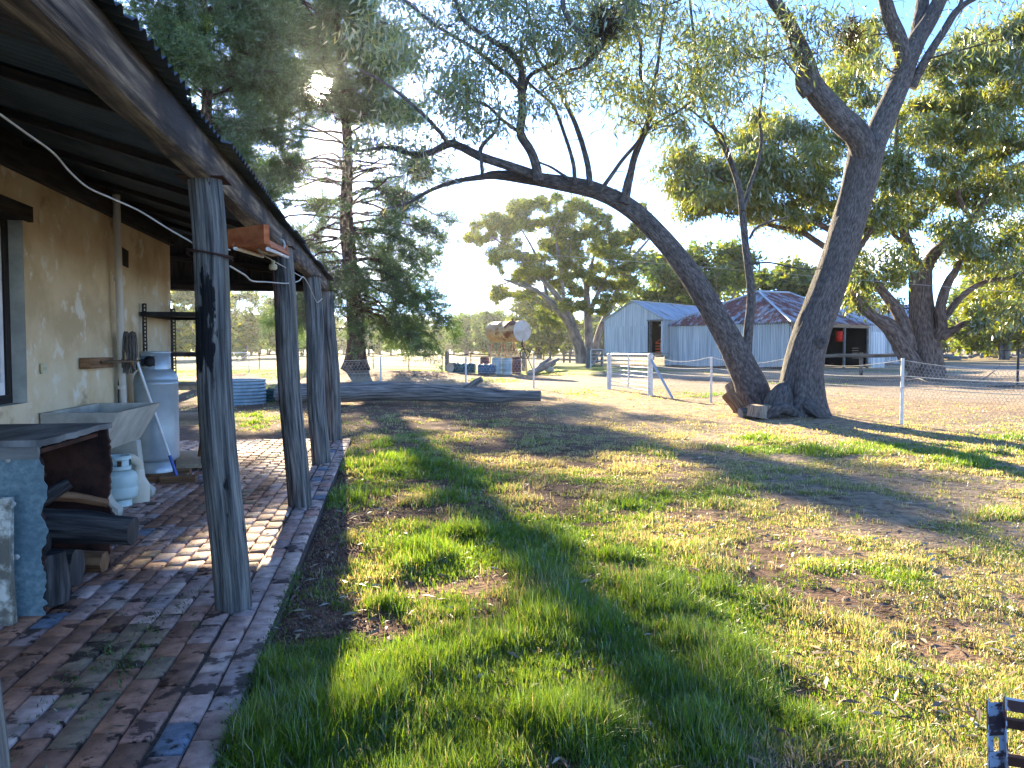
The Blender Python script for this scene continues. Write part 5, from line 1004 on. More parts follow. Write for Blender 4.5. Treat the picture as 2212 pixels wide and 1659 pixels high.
        dr = (14.2, 19.)
    cl = []
    for (cx, cy, rx, ry, n) in regions:
        for _ in range(int(n*1.0)):
            a = rs.uniform(0, 6.283); r_ = math.sqrt(rs.rand()); cl.append((*P(cx+rx*r_*math.cos(a), cy+ry*r_*math.sin(a), rs.uniform(*dr)), rs.uniform(.35, .8), rs.uniform(.6, 1.2)))
    cl = [c for c in cl if np.degrees(np.arccos(np.dot(nz(np.array(c[:3])-CAM), sdir))) > 3.6]
    clumps(sk, lv, cl, rs, leaves=15, ll=.19, lw=.036, subs=8, hang=1.3, up=.1, col=A(.13, .165, .05), yel=.25, rt=.028, spread=.30)
    # bare dead twiglets
    Pp = np.array(sk.p); sel = rs.choice(len(Pp), 150)
    for j in sel:
        if Pp[j][2] > 4: twig(sk, Pp[j], nz(rs.normal(size=3)+A(0, 0, .4)), rs.uniform(.4, 1.3), .010, rs, wander=.7, n=5, sides=3)
    finish(tree, sk, lv, 'bark', 'leafgum')
    if which:
        mb = MB(); q = spline([(*px2(1690, 16.8, -.1), .26), (*px2(1682, 16.75, .22), .29), (*px2(1690, 16.8, .50), .24), (*px2(1700, 16.9, .70), .10)], 6); mb.tube(q[:, :3], q[:, 3], 20, rough=.2, seed=3)
        mb.tube(spline([px2(1720, 16.6, .1), px2(1690, 16.3, .22), px2(1668, 16.3, .10), px2(1655, 16.4, -.02)], 5), [.12]*4+[.11]*6+[.09]*6, 10, rough=.2); mb.tube(spline([px2(1745, 16.6, .3), px2(1765, 16.4, .12), px2(1790, 16.5, -.03)], 5), [.16]*4+[.12]*4+[.08]*3, 10, rough=.2)
        mb.build('burl', M['bark'], tree, label='swollen burl and root at the foot of the forked gum')
        mb = MB(); mb.lathe([(.11, 0), (.085, .01), (.06, -.05), (0, -.06)], c=P(1774, 738, 16.55), n=14, axes=[cR, (0, 0, 1), -cF]); mb.lathe([(.17, -.06), (.15, .0), (.10, .03), (.085, 0), (.09, -.06)], c=P(1774, 738, 16.6), n=16, axes=[cR, (0, 0, 1), -cF]); mb.build('knot_hole', M['bark'], tree)
        nest = MB(); c = P(1304, 55, 13.7); n = 500; d = nz(rs.normal(size=(n, 3))); nest.leaves(c+d*rs.rand(n, 1)**.5*.28, rs.normal(size=(n, 3)), .22, .02, rs, A(.05, .035, .02)*(.5+rs.rand(n, 1)))
        nest.build('stick_nest', M['litter'], smooth=False, label='dark ball of twigs lodged in the hanging limb', cat='nest', group=None)
        nest = MB(); c = P(1828, 78, 16.4); d = nz(rs.normal(size=(n, 3))); nest.leaves(c+d*rs.rand(n, 1)**.5*.33*A(1, 1, 1.2), rs.normal(size=(n, 3)), .2, .025, rs, A(.10, .06, .025)*(.5+rs.rand(n, 1)))
        nest.build('stick_nest', M['litter'], smooth=False, label='rusty brown ball of twigs high in the fork of the gum', cat='nest')

# ---- big red limbed gum on the right
rs = np.random.RandomState(5); sk = Skel(); lv = MB(); tree = thing('big_gum_tree', 'huge old gum with red brown limbs and dense hanging leaves at the right', 'tree', px2(2010, 40.5)); D3 = 40.
def r2(px): return px/2/F_PX*D3
sk.limb(np.vstack([[(*px2(2003, 40, -.2), r2(66))], rows([(2003, 790, r2(62)), (2000, 740, r2(58)), (1994, 700, r2(54)), (1990, 649, r2(49)), (1988, 600, r2(46)), (1990, 575, r2(42))], 40)]), 6, 44, rough=0, fn=flare(0, .35, 4, 6))
sk.limb(rows([(1986, 590, r2(26)), (1970, 556, r2(24)), (1958, 520, r2(21)), (1950, 487, r2(18)), (1940, 440, r2(15)), (1945, 390, r2(12)), (1935, 330, r2(9)), (1940, 260, r2(6))], 40, 39), 5, 16)
sk.limb(rows([(1994, 590, r2(28)), (2020, 547, r2(25)), (2048, 523, r2(22)), (2076, 499, r2(20)), (2105, 470, r2(18)), (2125, 440, r2(16)), (2145, 400, r2(14)), (2175, 370, r2(12)), (2215, 350, r2(10)), (2270, 320, r2(8))], 40, 41), 5, 16)
sk.limb(rows([(2105, 470, r2(14)), (2110, 420, r2(12)), (2125, 360, r2(11)), (2155, 330, r2(10)), (2160, 290, r2(8)), (2170, 230, r2(6)), (2165, 160, r2(4))], 41, 43), 5, 12)
sk.limb(rows([(2100, 480, r2(12)), (2070, 420, r2(11)), (2075, 350, r2(10)), (2100, 300, r2(9)), (2125, 250, r2(8)), (2160, 215, r2(6)), (2190, 170, r2(4)), (2200, 120, r2(3))], 40, 37), 5, 12)
sk.limb(rows([(1975, 790, r2(38)), (1958, 765, r2(36)), (1940, 735, r2(34)), (1920, 705, r2(34)), (1895, 690, r2(24)), (1872, 672, r2(22)), (1852, 645, r2(19)), (1840, 600, r2(16)), (1848, 550, r2(13)), (1880, 500, r2(10)), (1900, 440, r2(8))], 39.5, 38.5), 5, 18, rough=.18)
sk.limb(rows([(1968, 760, r2(30)), (1950, 700, r2(28)), (1935, 665, r2(25)), (1915, 640, r2(21)), (1890, 612, r2(18)), (1850, 575, r2(16)), (1800, 545, r2(14)), (1765, 522, r2(13)), (1735, 503, r2(12)), (1700, 494, r2(10)), (1660, 485, r2(9)), (1615, 465, r2(7)), (1560, 460, r2(4)), (1500, 445, r2(3))], 39.5, 41.5), 5, 16, rough=.14)
sk.limb(rows([(1855, 578, r2(12)), (1820, 520, r2(13)), (1780, 490, r2(12)), (1740, 474, r2(12)), (1700, 462, r2(10)), (1665, 452, r2(9)), (1640, 445, r2(8)), (1607, 436, r2(7)), (1575, 400, r2(5)), (1530, 370, r2(4)), (1480, 360, r2(3))], 40.3, 38), 5, 14)
sk.limb(rows([(1740, 474, r2(8)), (1715, 440, r2(7)), (1700, 400, r2(6)), (1680, 340, r2(4)), (1690, 280, r2(3))], 39.5, 39), 5, 9)
sk.limb(rows([(2028, 730, r2(30)), (2035, 705, r2(24)), (2032, 660, r2(20)), (2048, 610, r2(18)), (2066, 580, r2(14)), (2080, 530, r2(11)), (2078, 480, r2(8))], 39.5, 38), 5, 14, rough=.2)
sk.limb(rows([(2030, 700, r2(18)), (2060, 660, r2(14)), (2090, 630, r2(12)), (2130, 608, r2(10)), (2180, 600, r2(8)), (2230, 580, r2(6))], 39.5, 38), 5, 11)
sk.limb(rows([(2035, 725, r2(24)), (2060, 712, r2(16)), (2080, 700, r2(12)), (2100, 695, r2(6))], 39.3, 38.5), 4, 10, rough=.25)
sk.limb(rows([(1965, 540, r2(10)), (1925, 500, r2(9)), (1890, 450, r2(8)), (1860, 380, r2(7)), (1830, 300, r2(6)), (1820, 200, r2(4)), (1840, 120, r2(3))], 40, 41), 5, 10)
cl = []
reg3 = [(1490, 350, 60, 50, 12), (1560, 400, 70, 60, 16), (1510, 440, 60, 35, 8), (1600, 340, 60, 60, 12), (1650, 400, 70, 70, 18), (1720, 340, 70, 70, 18), (1760, 420, 60, 60, 14), (1690, 480, 50, 30, 5), (1790, 280, 50, 60, 9), (1660, 270, 60, 40, 7), (1840, 170, 60, 90, 14), (1860, 90, 60, 60, 9), (1950, 330, 60, 60, 12), (1960, 430, 50, 50, 10), (1900, 470, 40, 50, 7), (2000, 250, 60, 60, 14), (2050, 180, 60, 70, 16), (2110, 110, 50, 60, 12), (2170, 130, 50, 60, 12), (2080, 300, 70, 60, 18), (2160, 270, 60, 70, 18), (2040, 400, 50, 50, 12), (2170, 400, 60, 60, 14), (2110, 540, 50, 40, 8), (2190, 520, 50, 50, 10), (1960, 550, 40, 20, 3), (1855, 590, 32, 50, 7), (1880, 660, 20, 20, 2), (2050, 500, 30, 30, 4), (2130, 660, 50, 40, 7), (2200, 640, 50, 50, 9), (2270, 400, 60, 150, 16), (2260, 180, 50, 100, 10), (2300, 620, 40, 100, 8), (2195, 45, 40, 40, 6), (1930, 600, 25, 25, 2), (1460, 400, 30, 30, 3)]
for (cx, cy, rx, ry, n) in reg3:
    for _ in range(n):
        a = rs.uniform(0, 6.283); r_ = math.sqrt(rs.rand()); cl.append((*P(cx+rx*r_*math.cos(a), cy+ry*r_*math.sin(a), rs.uniform(35.5, 44.5)), rs.uniform(.4, 1.1), rs.uniform(.6, 1.3)))
clumps(sk, lv, cl, rs, leaves=44, ll=.34, lw=.085, subs=9, hang=1.3, up=.2, col=A(.11, .15, .035), yel=.3, rt=.05, spread=.34)
finish(tree, sk, lv, 'barkred', 'leafbig')

# ---- spreading many stemmed tree behind the drums
def crop8(pts): return [(921.7+x*.2604, 345.6+y*.2604, r*.2604) for x, y, r in pts]
rs = np.random.RandomState(9); sk = Skel(); lv = MB(); D2 = 88.; tree = thing('spreading_tree', 'wide crowned tree with several stems behind the drums and gate', 'tree', px2(1262, D2)); q2_ = lambda px: px/2/F_PX*D2
def L8(pts, d0, d1, k=4, n=10): return sk.limb(rows([(921.7+x*.2604, 345.6+y*.2604, q2_(w*.2604)) for x, y, w in pts], d0, d1), k, n, rough=.1)
L8([(1290, 1690, 110), (1275, 1600, 95), (1240, 1480, 85), (1180, 1360, 75), (1090, 1240, 60), (1000, 1150, 45), (900, 1080, 32), (780, 1040, 22), (640, 990, 16)], 86, 84, n=16)
L8([(1270, 1560, 60), (1200, 1330, 50), (1080, 1130, 45), (960, 990, 36), (840, 860, 28), (700, 740, 20), (540, 640, 14)], 86, 85); L8([(1000, 1140, 30), (960, 960, 26), (900, 780, 20), (800, 600, 14), (700, 480, 10)], 86, 88)
L8([(1150, 1280, 40), (1130, 1080, 32), (1110, 900, 25), (1080, 700, 18), (1060, 520, 12)], 86, 83); L8([(900, 1080, 22), (760, 1000, 16), (560, 1050, 10), (400, 1040, 6), (300, 1045, 4)], 85, 83)
L8([(1345, 1700, 85), (1345, 1550, 75), (1340, 1350, 65), (1330, 1180, 60), (1330, 1050, 45), (1360, 900, 30), (1400, 740, 20), (1420, 560, 12)], 88, 89, n=16); L8([(1330, 1100, 40), (1300, 950, 30), (1260, 780, 22), (1220, 600, 14), (1200, 450, 8)], 88, 91)
L8([(1345, 1300, 45), (1400, 1150, 36), (1470, 1010, 28), (1520, 860, 20), (1560, 700, 14)], 88, 85)
L8([(1385, 1690, 80), (1400, 1560, 65), (1440, 1400, 55), (1520, 1240, 48), (1600, 1060, 42), (1680, 900, 35), (1740, 780, 25), (1850, 650, 15)], 90, 91, n=14); L8([(1600, 1060, 26), (1660, 850, 20), (1730, 600, 14), (1750, 500, 10)], 91, 93)
cl8 = [(320, 630, 60), (420, 540, 80), (520, 460, 80), (450, 660, 50), (620, 520, 80), (700, 400, 90), (800, 360, 90), (890, 350, 90), (960, 330, 50), (760, 480, 70), (850, 540, 90), (980, 540, 110), (1100, 540, 100), (1180, 560, 60), (1060, 320, 45), (1180, 400, 60), (1260, 350, 80), (1330, 400, 80), (1250, 480, 90), (1420, 430, 60), (1400, 560, 100), (1550, 600, 100), (1650, 640, 90), (1500, 480, 50), (700, 650, 80), (620, 740, 80), (560, 830, 60), (780, 780, 80), (900, 820, 110), (1020, 740, 90), (1120, 780, 100), (1240, 700, 80), (1330, 760, 110), (1480, 800, 110), (1620, 770, 110), (1740, 620, 90), (1800, 500, 60), (1780, 380, 50), (820, 900, 80), (960, 940, 90), (1060, 920, 80), (1180, 880, 70), (1420, 900, 80), (1580, 900, 100), (1720, 880, 80), (620, 1090, 70), (560, 1150, 45), (700, 1120, 40), (940, 1260, 60), (1000, 1330, 50), (1100, 1350, 60), (1690, 1010, 80), (1550, 700, 70), (1640, 1160, 70), (1480, 1250, 50), (1290, 1200, 40), (760, 960, 70), (860, 1010, 70), (1080, 1040, 70), (1180, 1010, 70), (1250, 1090, 60), (1330, 980, 70), (1430, 1040, 70), (1560, 1050, 80), (1650, 1000, 80), (1480, 1150, 60), (1150, 1180, 60), (830, 1130, 60), (1230, 900, 80), (1100, 650, 90), (960, 700, 80), (700, 540, 70), (520, 600, 60), (1450, 680, 80), (1330, 600, 90)]
cl = []
for x, y, r in cl8:
    for _ in range(4):
        a = rs.uniform(0, 6.28); s_ = rs.rand()**.5*.8*r; cl.append((*P(921.7+(x+s_*math.cos(a))*.2604, 345.6+(y+s_*math.sin(a)*.7)*.2604, rs.uniform(81, 95)), r*.2604/F_PX*D2*rs.uniform(.5, .85), 1))
clumps(sk, lv, cl, rs, leaves=40, ll=.42, lw=.13, subs=9, hang=.3, up=.3, col=A(.12, .155, .04), yel=.35, rt=.07, spread=.24, flat=.6)
Pp = np.array(sk.p)
for j in rs.choice(len(Pp), 420):
    if Pp[j][2] > 6: twig(sk, Pp[j], nz(rs.normal(size=3)+A(0, 0, .5)), rs.uniform(1.2, 3.5), .045, rs, wander=.7, n=5, sides=3)
finish(tree, sk, lv, 'barkpale', 'leafold')

# ---- the two conifers on the left
# openings in the foliage through which the sun reaches particular places on the lawn and paving (x, y, radius)
GAPS = [(*G(a, b)[:2], r) for a, b, r in [(880, 1450, .50), (800, 1400, .30), (960, 1560, .30), (905, 1185, .42), (1010, 1165, .22), (770, 1120, .22), (800, 1000, .35), (1240, 1500, .28), (1330, 1400, .25), (1480, 1440, .35), (1300, 1290, .35), (1450, 1230, .45), (1150, 1110, .3), (980, 1060, .35), (1330, 1110, .4), (1560, 1330, .5), (1120, 985, .35), (870, 905, .5), (560, 905, .9), (1010, 930, .4), (500, 1180, .22), (560, 1240, .14), (650, 1000, .3), (620, 1140, .14), (690, 1075, .2), (1750, 1500, .4), (1600, 1560, .35), (1100, 1600, .2), (1400, 1000, .5), (600, 960, .4), (760, 870, .5), (1400, 1330, .5), (1620, 1250, .45), (1720, 1400, .5), (1900, 1300, .45), (2050, 1450, .5), (1850, 1550, .4), (1250, 1180, .45), (1200, 1040, .5), (1550, 1080, .5), (2100, 1250, .4), (1000, 1400, .3), (900, 1600, .3)]]
GAPS = [(x, y, r*(1.35 if y < 8 and x > -.4 else 1.1)) for x, y, r in GAPS]
def gapmask(p):
    ok = np.ones(len(p), bool)
    for (x, y, r) in GAPS:
        t = (p[:, 2]-0)/sdir[2]; gx_ = p[:, 0]-sdir[0]*t; gy_ = p[:, 1]-sdir[1]*t
        ok &= ((gx_-x)**2+((gy_-y)*sdir[2]*1.6)**2) > (r+(.34 if y < 6.5 and x > -.5 else .22))**2
    s0 = CAM; w = p-s0; al = w@sdir; perp = np.linalg.norm(w-al[:, None]*sdir, axis=1); ok &= perp/al > .013
    return ok
def inner(z): return np.interp(z, [0, 3, 12, 15], [.4, .25, .3, 1])
def conifer(label, px, D, base_r, ztop, profile, seed, ntop, needle, cyl=0., gaps=True, zmin=2.2, depth=.9, dens=1., up0=0, tuft=12, per=.85):
    rs = np.random.RandomState(seed); sk = Skel(); b = px2(px, D, 0); b[2] = gz(b[0], b[1])-.05
    tree = thing('pine_tree', label, 'tree', b); lean = cyl
    zs = np.linspace(0, ztop, 16); tr_ = np.array([(b[0]+lean*(z/ztop)+.12*math.sin(z*.6), b[1]+.1*math.cos(z*.5), b[2]+z, max(.05, base_r*(1-z/ztop*.93))) for z in zs])
    sk.limb(tr_, 4, 26, rough=0, fn=flare(0, .55, 3, 7)); lv = MB(); TP = []; TD = []
    def trunk_at(z): return A(np.interp(z, zs, tr_[:, 0]), np.interp(z, zs, tr_[:, 1]), b[2]+z)
    z = zmin; k = 0; wh = []
    while z < ztop-.4:
        n = 6
        for i in range(n):
            a = k*2.39996+rs.normal()*.25; k += 1; zz = z+rs.uniform(-.55, .55)
            Rg, Lft = np.interp(zz, profile[0], profile[1]), np.interp(zz, profile[0], profile[2])
            lat = math.cos(a); L = (Rg if lat > 0 else Lft)*abs(lat)+(Rg+Lft)/2*depth*(1-abs(lat)); L *= rs.uniform(.78, 1.05)
            rise = np.interp(zz/ztop, [0, .35, .7, 1], [.12, .25, .5, 1.1])+rs.normal()*.13; droop = np.interp(zz/ztop, [0, .4, 1], [.62, .38, .05])
            dirv = cR*math.cos(a)+cFh*math.sin(a); st = trunk_at(zz); m = 9; pts = []
            wob = rs.normal(size=2)*.08
            walk = np.cumsum(rs.normal(size=(m+1, 3))*.035*L*A(1, 1, .6), axis=0)
            for j in range(m+1): t = j/m; pts.append(walk[j]*min(1, t*3)+st+dirv*L*t+np.cross(dirv, (0, 0, 1))*L*(wob[0]*t+.5*wob[1]*math.sin(t*4))+A(0, 0, L*(rise*t-droop*t*t)))
            pts = np.array(pts); pts[:, 2] = np.maximum(pts[:, 2], 1.1)
            r0 = max(.02, min(.075, base_r*.2)*(L/5)**.6*(1-.3*zz/ztop)); sk.mb.tube(pts, np.linspace(r0, r0*.25, m+1), 6, caps=False, seed=i)
            nb = int(per*(6+L*5.2))
            for _ in range(nb):
                t = rs.uniform(.28, 1.)*m*.999; ii = int(t); f = t-ii; p0 = pts[ii]*(1-f)+pts[ii+1]*f
                tang = nz(pts[ii+1]-pts[ii]); sd = nz(np.cross(tang, (0, 0, 1)))*rs.choice([-1, 1]); d = nz(tang*.7+sd*rs.uniform(.3, 1.1)+A(0, 0, rs.uniform(-.5, .55)))
                Lb = L*.24*rs.uniform(.5, 1.2)*(1.15-.5*t/m)+.25
                if gaps and not gapmask((p0+d*Lb*.5)[None])[0]: continue
                tp = twig(sk, p0, d, Lb, r0*.28, rs, wander=.6, grav=-.8*rs.rand(), n=4, sides=3)
                leafy = 1. if t/m > .45 else inner(zz)
                if rs.rand() < leafy:
                    for q in range(int(2+3.6*Lb*dens)):
                        w = rs.uniform(1.2, 4); ii2 = min(3, int(w)); c = tp[ii2]*(1-(w-ii2))+tp[ii2+1]*(w-ii2) if ii2 < 4 else tp[4]
                        TP.append(c+rs.normal(size=3)*.19); TD.append(nz(tp[ii2+1]-tp[ii2]))
        z += rs.uniform(.45, .75)
    TP = np.array(TP); TD = np.array(TD)
    if gaps: g = gapmask(TP); TP = TP[g]; TD = TD[g]
    n = len(TP); c = np.repeat(TP, tuft, 0); d = np.repeat(TD, tuft, 0)*.8+rs.normal(size=(n*tuft, 3))*.75+A(0, 0, .15)
    shade = np.repeat(rs.uniform(.75, 1.25, (n, 1)), tuft, 0)*rs.uniform(.8, 1.2, (n*tuft, 1))
    lv.leaves(c+rs.normal(size=c.shape)*.05, d, needle[0]*rs.uniform(.7, 1.2, n*tuft), needle[1], rs, A(.075, .125, .042)*shade)
    finish(tree, sk, lv, 'barkpine', 'needles'); print('conifer', label[:20], n, 'tufts')
zz_ = lambda py, d: 1.45+(756-py)/F_PX*d
Dc = 43.
ys = [800, 770, 730, 690, 640, 560, 480, 420, 390, 300, 200, 140, 60, 0, -60, -130]
rt_ = [60, 140, 195, 215, 210, 200, 190, 195, 205, 185, 150, 125, 90, 60, 30, 8]
lf_2 = [60, 100, 130, 150, 170, 200, 230, 250, 260, 270, 270, 250, 210, 170, 110, 30]
pr = (np.array([zz_(y, Dc) for y in ys]), np.array(rt_)*1.05/F_PX*Dc, np.array(lf_2)/F_PX*Dc)
conifer('tall pine with bare drooping inner branches and the sun behind its crown', 768, Dc, .52, 25.4, pr, 31, 0, (.30, .032), cyl=-.9, zmin=3.0, dens=1.2, per=1.0)
Dd = 31.; ys = [760, 640, 500, 400, 300, 200, 100, 0, -100, -220, -330]; w_ = [60, 90, 120, 150, 165, 175, 180, 185, 170, 110, 15]
pr = (np.array([zz_(y, Dd) for y in ys]), np.array(w_)/F_PX*Dd, np.array(w_)*1.1/F_PX*Dd)
conifer('dense pine standing closest behind the veranda roof', 452, Dd, .40, 21.5, pr, 77, 0, (.27, .03), zmin=5.5, dens=1.9, per=1.1)

# ---- trees beyond: four kinds, copied
def proto(seed, H, Wd_, col, leaf, nst=3, ll=.7, lw=.26, lv_n=18, low=.2):
    rs = np.random.RandomState(seed); sk = Skel(); lv = MB()
    for i in range(nst):
        a = rs.uniform(0, 6.28); lean = rs.uniform(.05, .22)*H; q = [(.2*math.cos(a), .2*math.sin(a), -.1, H*.022), (lean*.3*math.cos(a), lean*.3*math.sin(a), H*.2, H*.017), (lean*.7*math.cos(a), lean*.7*math.sin(a), H*.42, H*.012), (lean*1.3*math.cos(a), lean*1.3*math.sin(a), H*.7, H*.006)]
        sk.limb(np.array(q), 4, 8)
        for k in range(3): b = a+rs.uniform(-1.4, 1.4); s_ = np.array(q[1+k % 2][:3]); e = s_+A(math.cos(b)*Wd_*.3, math.sin(b)*Wd_*.3, H*.25); sk.limb(np.array([(*s_, H*.01), (*((s_+e)/2+A(0, 0, .1)), H*.007), (*e, H*.004)]), 3, 6)
    cl = []
    for i in range(58):
        a = rs.uniform(0, 6.28); u = rs.uniform(0, 1); z = H*(low+(1-low)*u); r = Wd_/2*math.sqrt(max(.05, 1-(2*u-.85)**2/1.6))*rs.uniform(.3, 1.); cl.append((r*math.cos(a), r*math.sin(a), z, H*rs.uniform(.07, .12), 1))
    clumps(sk, lv, cl, rs, leaves=lv_n, ll=ll, lw=lw, subs=7, hang=.3, up=.3, col=col, yel=.25, rt=H*.004, spread=.32, flat=.7)
    md = (sk.mb.data('far_trunk', M['barkpale'], np.zeros(3)), lv.data('far_crown', M[leaf], np.zeros(3), smooth=False)); return md, H
protos = [proto(1, 11, 9.5, A(.10, .14, .05), 'leafold'), proto(2, 12, 10, A(.085, .13, .045), 'leafold', 2), proto(3, 9, 10, A(.13, .16, .05), 'leafold', 4, low=.08), proto(4, 14, 10, A(.095, .13, .05), 'leafold', 3, low=.25)]
def far_tree(px, d, H, k, label, group, rot=0, name='gum_tree', wide=1.):
    (t, c), h0 = protos[k]; s = H/h0; b = px2(px, d, -.1); o = thing(name, label, 'tree', b, group); o.scale = (s*wide, s*wide, s); o.rotation_euler = (0, 0, rot)
    for nm, dt in (('trunk', t), ('crown', c)): x = bpy.data.objects.new(nm, dt); COL.objects.link(x); x.parent = o
rs = np.random.RandomState(17)
named = [(528, 135, 11.5, 3, 'pale tree seen between the scorched post and the ridged post', 1.1), (432, 120, 12.5, 2, 'bright green tree seen through the black shelf unit', 1.1), (610, 150, 12, 1, 'loose green tree seen just left of the ridged post', 1.0),
         (1060, 175, 10.5, 1, 'small tree right behind the fuel tank', 1), (1455, 112, 15.5, 1, 'tree standing behind the left end of the gabled shed', 1), (1545, 108, 16, 0, 'tree standing behind the roof between both tin sheds', 1.1), (1640, 120, 15, 2, 'tree rising above the rusty hipped roof peak', 1.1), (1750, 118, 14, 3, 'tree above the right slope of the hipped roof', 1.2),
         (1405, 118, 16, 3, 'tree between the spreading tree and the gabled shed', 1.), (2168, 120, 15.5, 2, 'leafy tree with dark twisted stems above the far rubble', 1.1), (1840, 130, 12.5, 1, 'tree behind the blue grey far shed', 1.1), (2090, 150, 13, 0, 'feathery tree beyond the yard right of the big gum', 1.0), (1165, 140, 12, 2, 'tree just left of the spreading tree stems', 1.0), (1010, 210, 11, 0, 'rounded tree left of the fuel tank on the skyline', 1.1)]
for (px, d, H, k, lb, w) in named: far_tree(px, d, H, k, lb, None, rs.uniform(0, 6), wide=w)
i = 0
gl = 'trees along the far paddock edge'; kl = ['airy pale green tree in the far belt along the paddock edge', 'dark green tree in the far belt along the paddock edge', 'low bushy tree in the far belt along the paddock edge', 'tall narrow tree in the far belt along the paddock edge']
zones = [(430, 'left of the scorched post'), (600, 'between scorched and ridged posts'), (745, 'between ridged post and pine'), (1045, 'between pine and fuel tank'), (1300, 'between fuel tank and shed'), (1700, 'over the tin sheds'), (2010, 'between forked and big gums'), (9999, 'right of the big gum')]
kinds_ = ['airy pale tree', 'dark green tree', 'low bushy tree', 'tall narrow tree']; seen_ = {}; ords = ['', 'second ', 'third ', 'fourth ', 'fifth ', 'sixth ', 'seventh ', 'eighth ', 'ninth ', 'tenth ', 'eleventh ', 'twelfth ']
def belt_label(px, k):
    z = [n for lim, n in zones if px < lim][0]; i_ = seen_.get((z, k), 0); seen_[z, k] = i_+1; return (ords[i_]+kinds_[k]+' from left in the far belt ' if i_ else 'leftmost '+kinds_[k]+' in the far belt ')+z
px = 300
while px < 2330:
    if 1330 < px < 1900 and rs.rand() < .35: px += 40; continue
    d = rs.uniform(195, 300); H = rs.uniform(9, 14) if px > 1150 else rs.uniform(8, 12.5); k = rs.randint(4); far_tree(px, d, H, k, belt_label(px, k), gl, rs.uniform(0, 6), wide=rs.uniform(1, 1.4)); px += rs.uniform(12, 26)
# ================================================================ grass, litter, gravel
rs = np.random.RandomState(99)
def scatter(n, y0, y1, x0, x1, pw):
    u = rs.rand(n); a = y0**(1-pw); b = y1**(1-pw); y = (a+u*(b-a))**(1/(1-pw)); w0 = np.maximum(x0, -.62-(y > 13)*(y-13)*1.2); lim = .9*y+1.5
    x = w0+(np.minimum(x1, lim)-w0)*rs.rand(n); return x, y
def blades(tx, ty, per, h, w, green, name, label, spread, mat_):
    n = len(tx); X = np.repeat(tx, per)+rs.normal(size=n*per)*np.repeat(spread, per); Y = np.repeat(ty, per)+rs.normal(size=n*per)*np.repeat(spread, per); m = n*per
    keep = ~((X < -.60) & (Y < 13.0)); X = X[keep]; Y = Y[keep]; H = (np.repeat(h, per)*rs.uniform(.45, 1.2, m))[keep]; Wd = np.repeat(w, per)[keep]; g = np.repeat(green, per)[keep]; m = len(X)
    Z = gz(X, Y)-.004; a = rs.uniform(0, 6.283, m); dx, dy = np.cos(a), np.sin(a); lean = H*rs.uniform(.15, .95, m); sx_, sy_ = -dy*Wd/2, dx*Wd/2
    tw_ = rs.uniform(-.8, .8, m); sx2 = sx_*np.cos(tw_)-sy_*np.sin(tw_); sy2 = sx_*np.sin(tw_)+sy_*np.cos(tw_)
    zt = np.sqrt(np.maximum(H*H-lean*lean, .1*H*H)); B = np.stack([X, Y, Z], -1)
    def pt(t, wv, k): s2 = t*t; return B+np.stack([dx*lean*s2+wv*(sx_ if k == 0 else sx2), dy*lean*s2+wv*(sy_ if k == 0 else sy2), zt*(t*1.25-.25*s2)], -1)
    V = np.stack([pt(0, -1, 0), pt(0, 1, 0), pt(.55, .8, 1), pt(.55, -.8, 1), pt(1, 0, 0)], 1).reshape(-1, 3)
    i = np.arange(m)*5
    gr = A(.095, .215, .018); gr2 = A(.17, .26, .028); dry = A(.28, .25, .175); pale = A(.37, .35, .285)
    v = rs.rand(m)[:, None]; c = np.where((rs.rand(m) < g)[:, None], gr*(1-v)+gr2*v, dry*(1-v)+pale*v)*rs.uniform(.7, 1.25, (m, 1))
    mb = MB(); mb.add(V, [np.stack([i, i+1, i+2, i+3], -1), np.stack([i+3, i+2, i+4], -1)], V*0, np.repeat(c, 5, 0)); print(name, m)
    return mb
# lawn
N_ = 200000; x, y = scatter(N_, 1.7, 30, -8, 16, 1.35); green, dens, lawn = cover(x, y)
keep = rs.rand(N_) < dens*lawn*(1-.65*sstep(11, 16, y)*(1-np.clip(green, 0, 1)))*(1-.2*sstep(9, 20, y)); x, y, green, dens = x[keep], y[keep], green[keep], dens[keep]
lush = field(x, y, GREEN); tf_ = sstep(.42, .68, fbm(x*3.1+7, y*3.1, 3)); w0_ = 0; hgt = (.026+.022*tf_+.075*np.clip(lush, 0, 1.2)*(.25+1.0*tf_))*(.7+.6*rs.rand(len(x))); w = np.maximum(.0035, .0010*y)*(1+.3*rs.rand(len(x)))
mb = blades(x, y, 7, hgt, w, np.clip(.10+green*1.15+.22*sstep(10, 6, y), 0, .95), 'lawn', '', .02+.0015*y, None)
mb.build('lawn_grass', M['grass'], smooth=False, kind='stuff', label='patchy green and dry lawn grass', cat='grass')
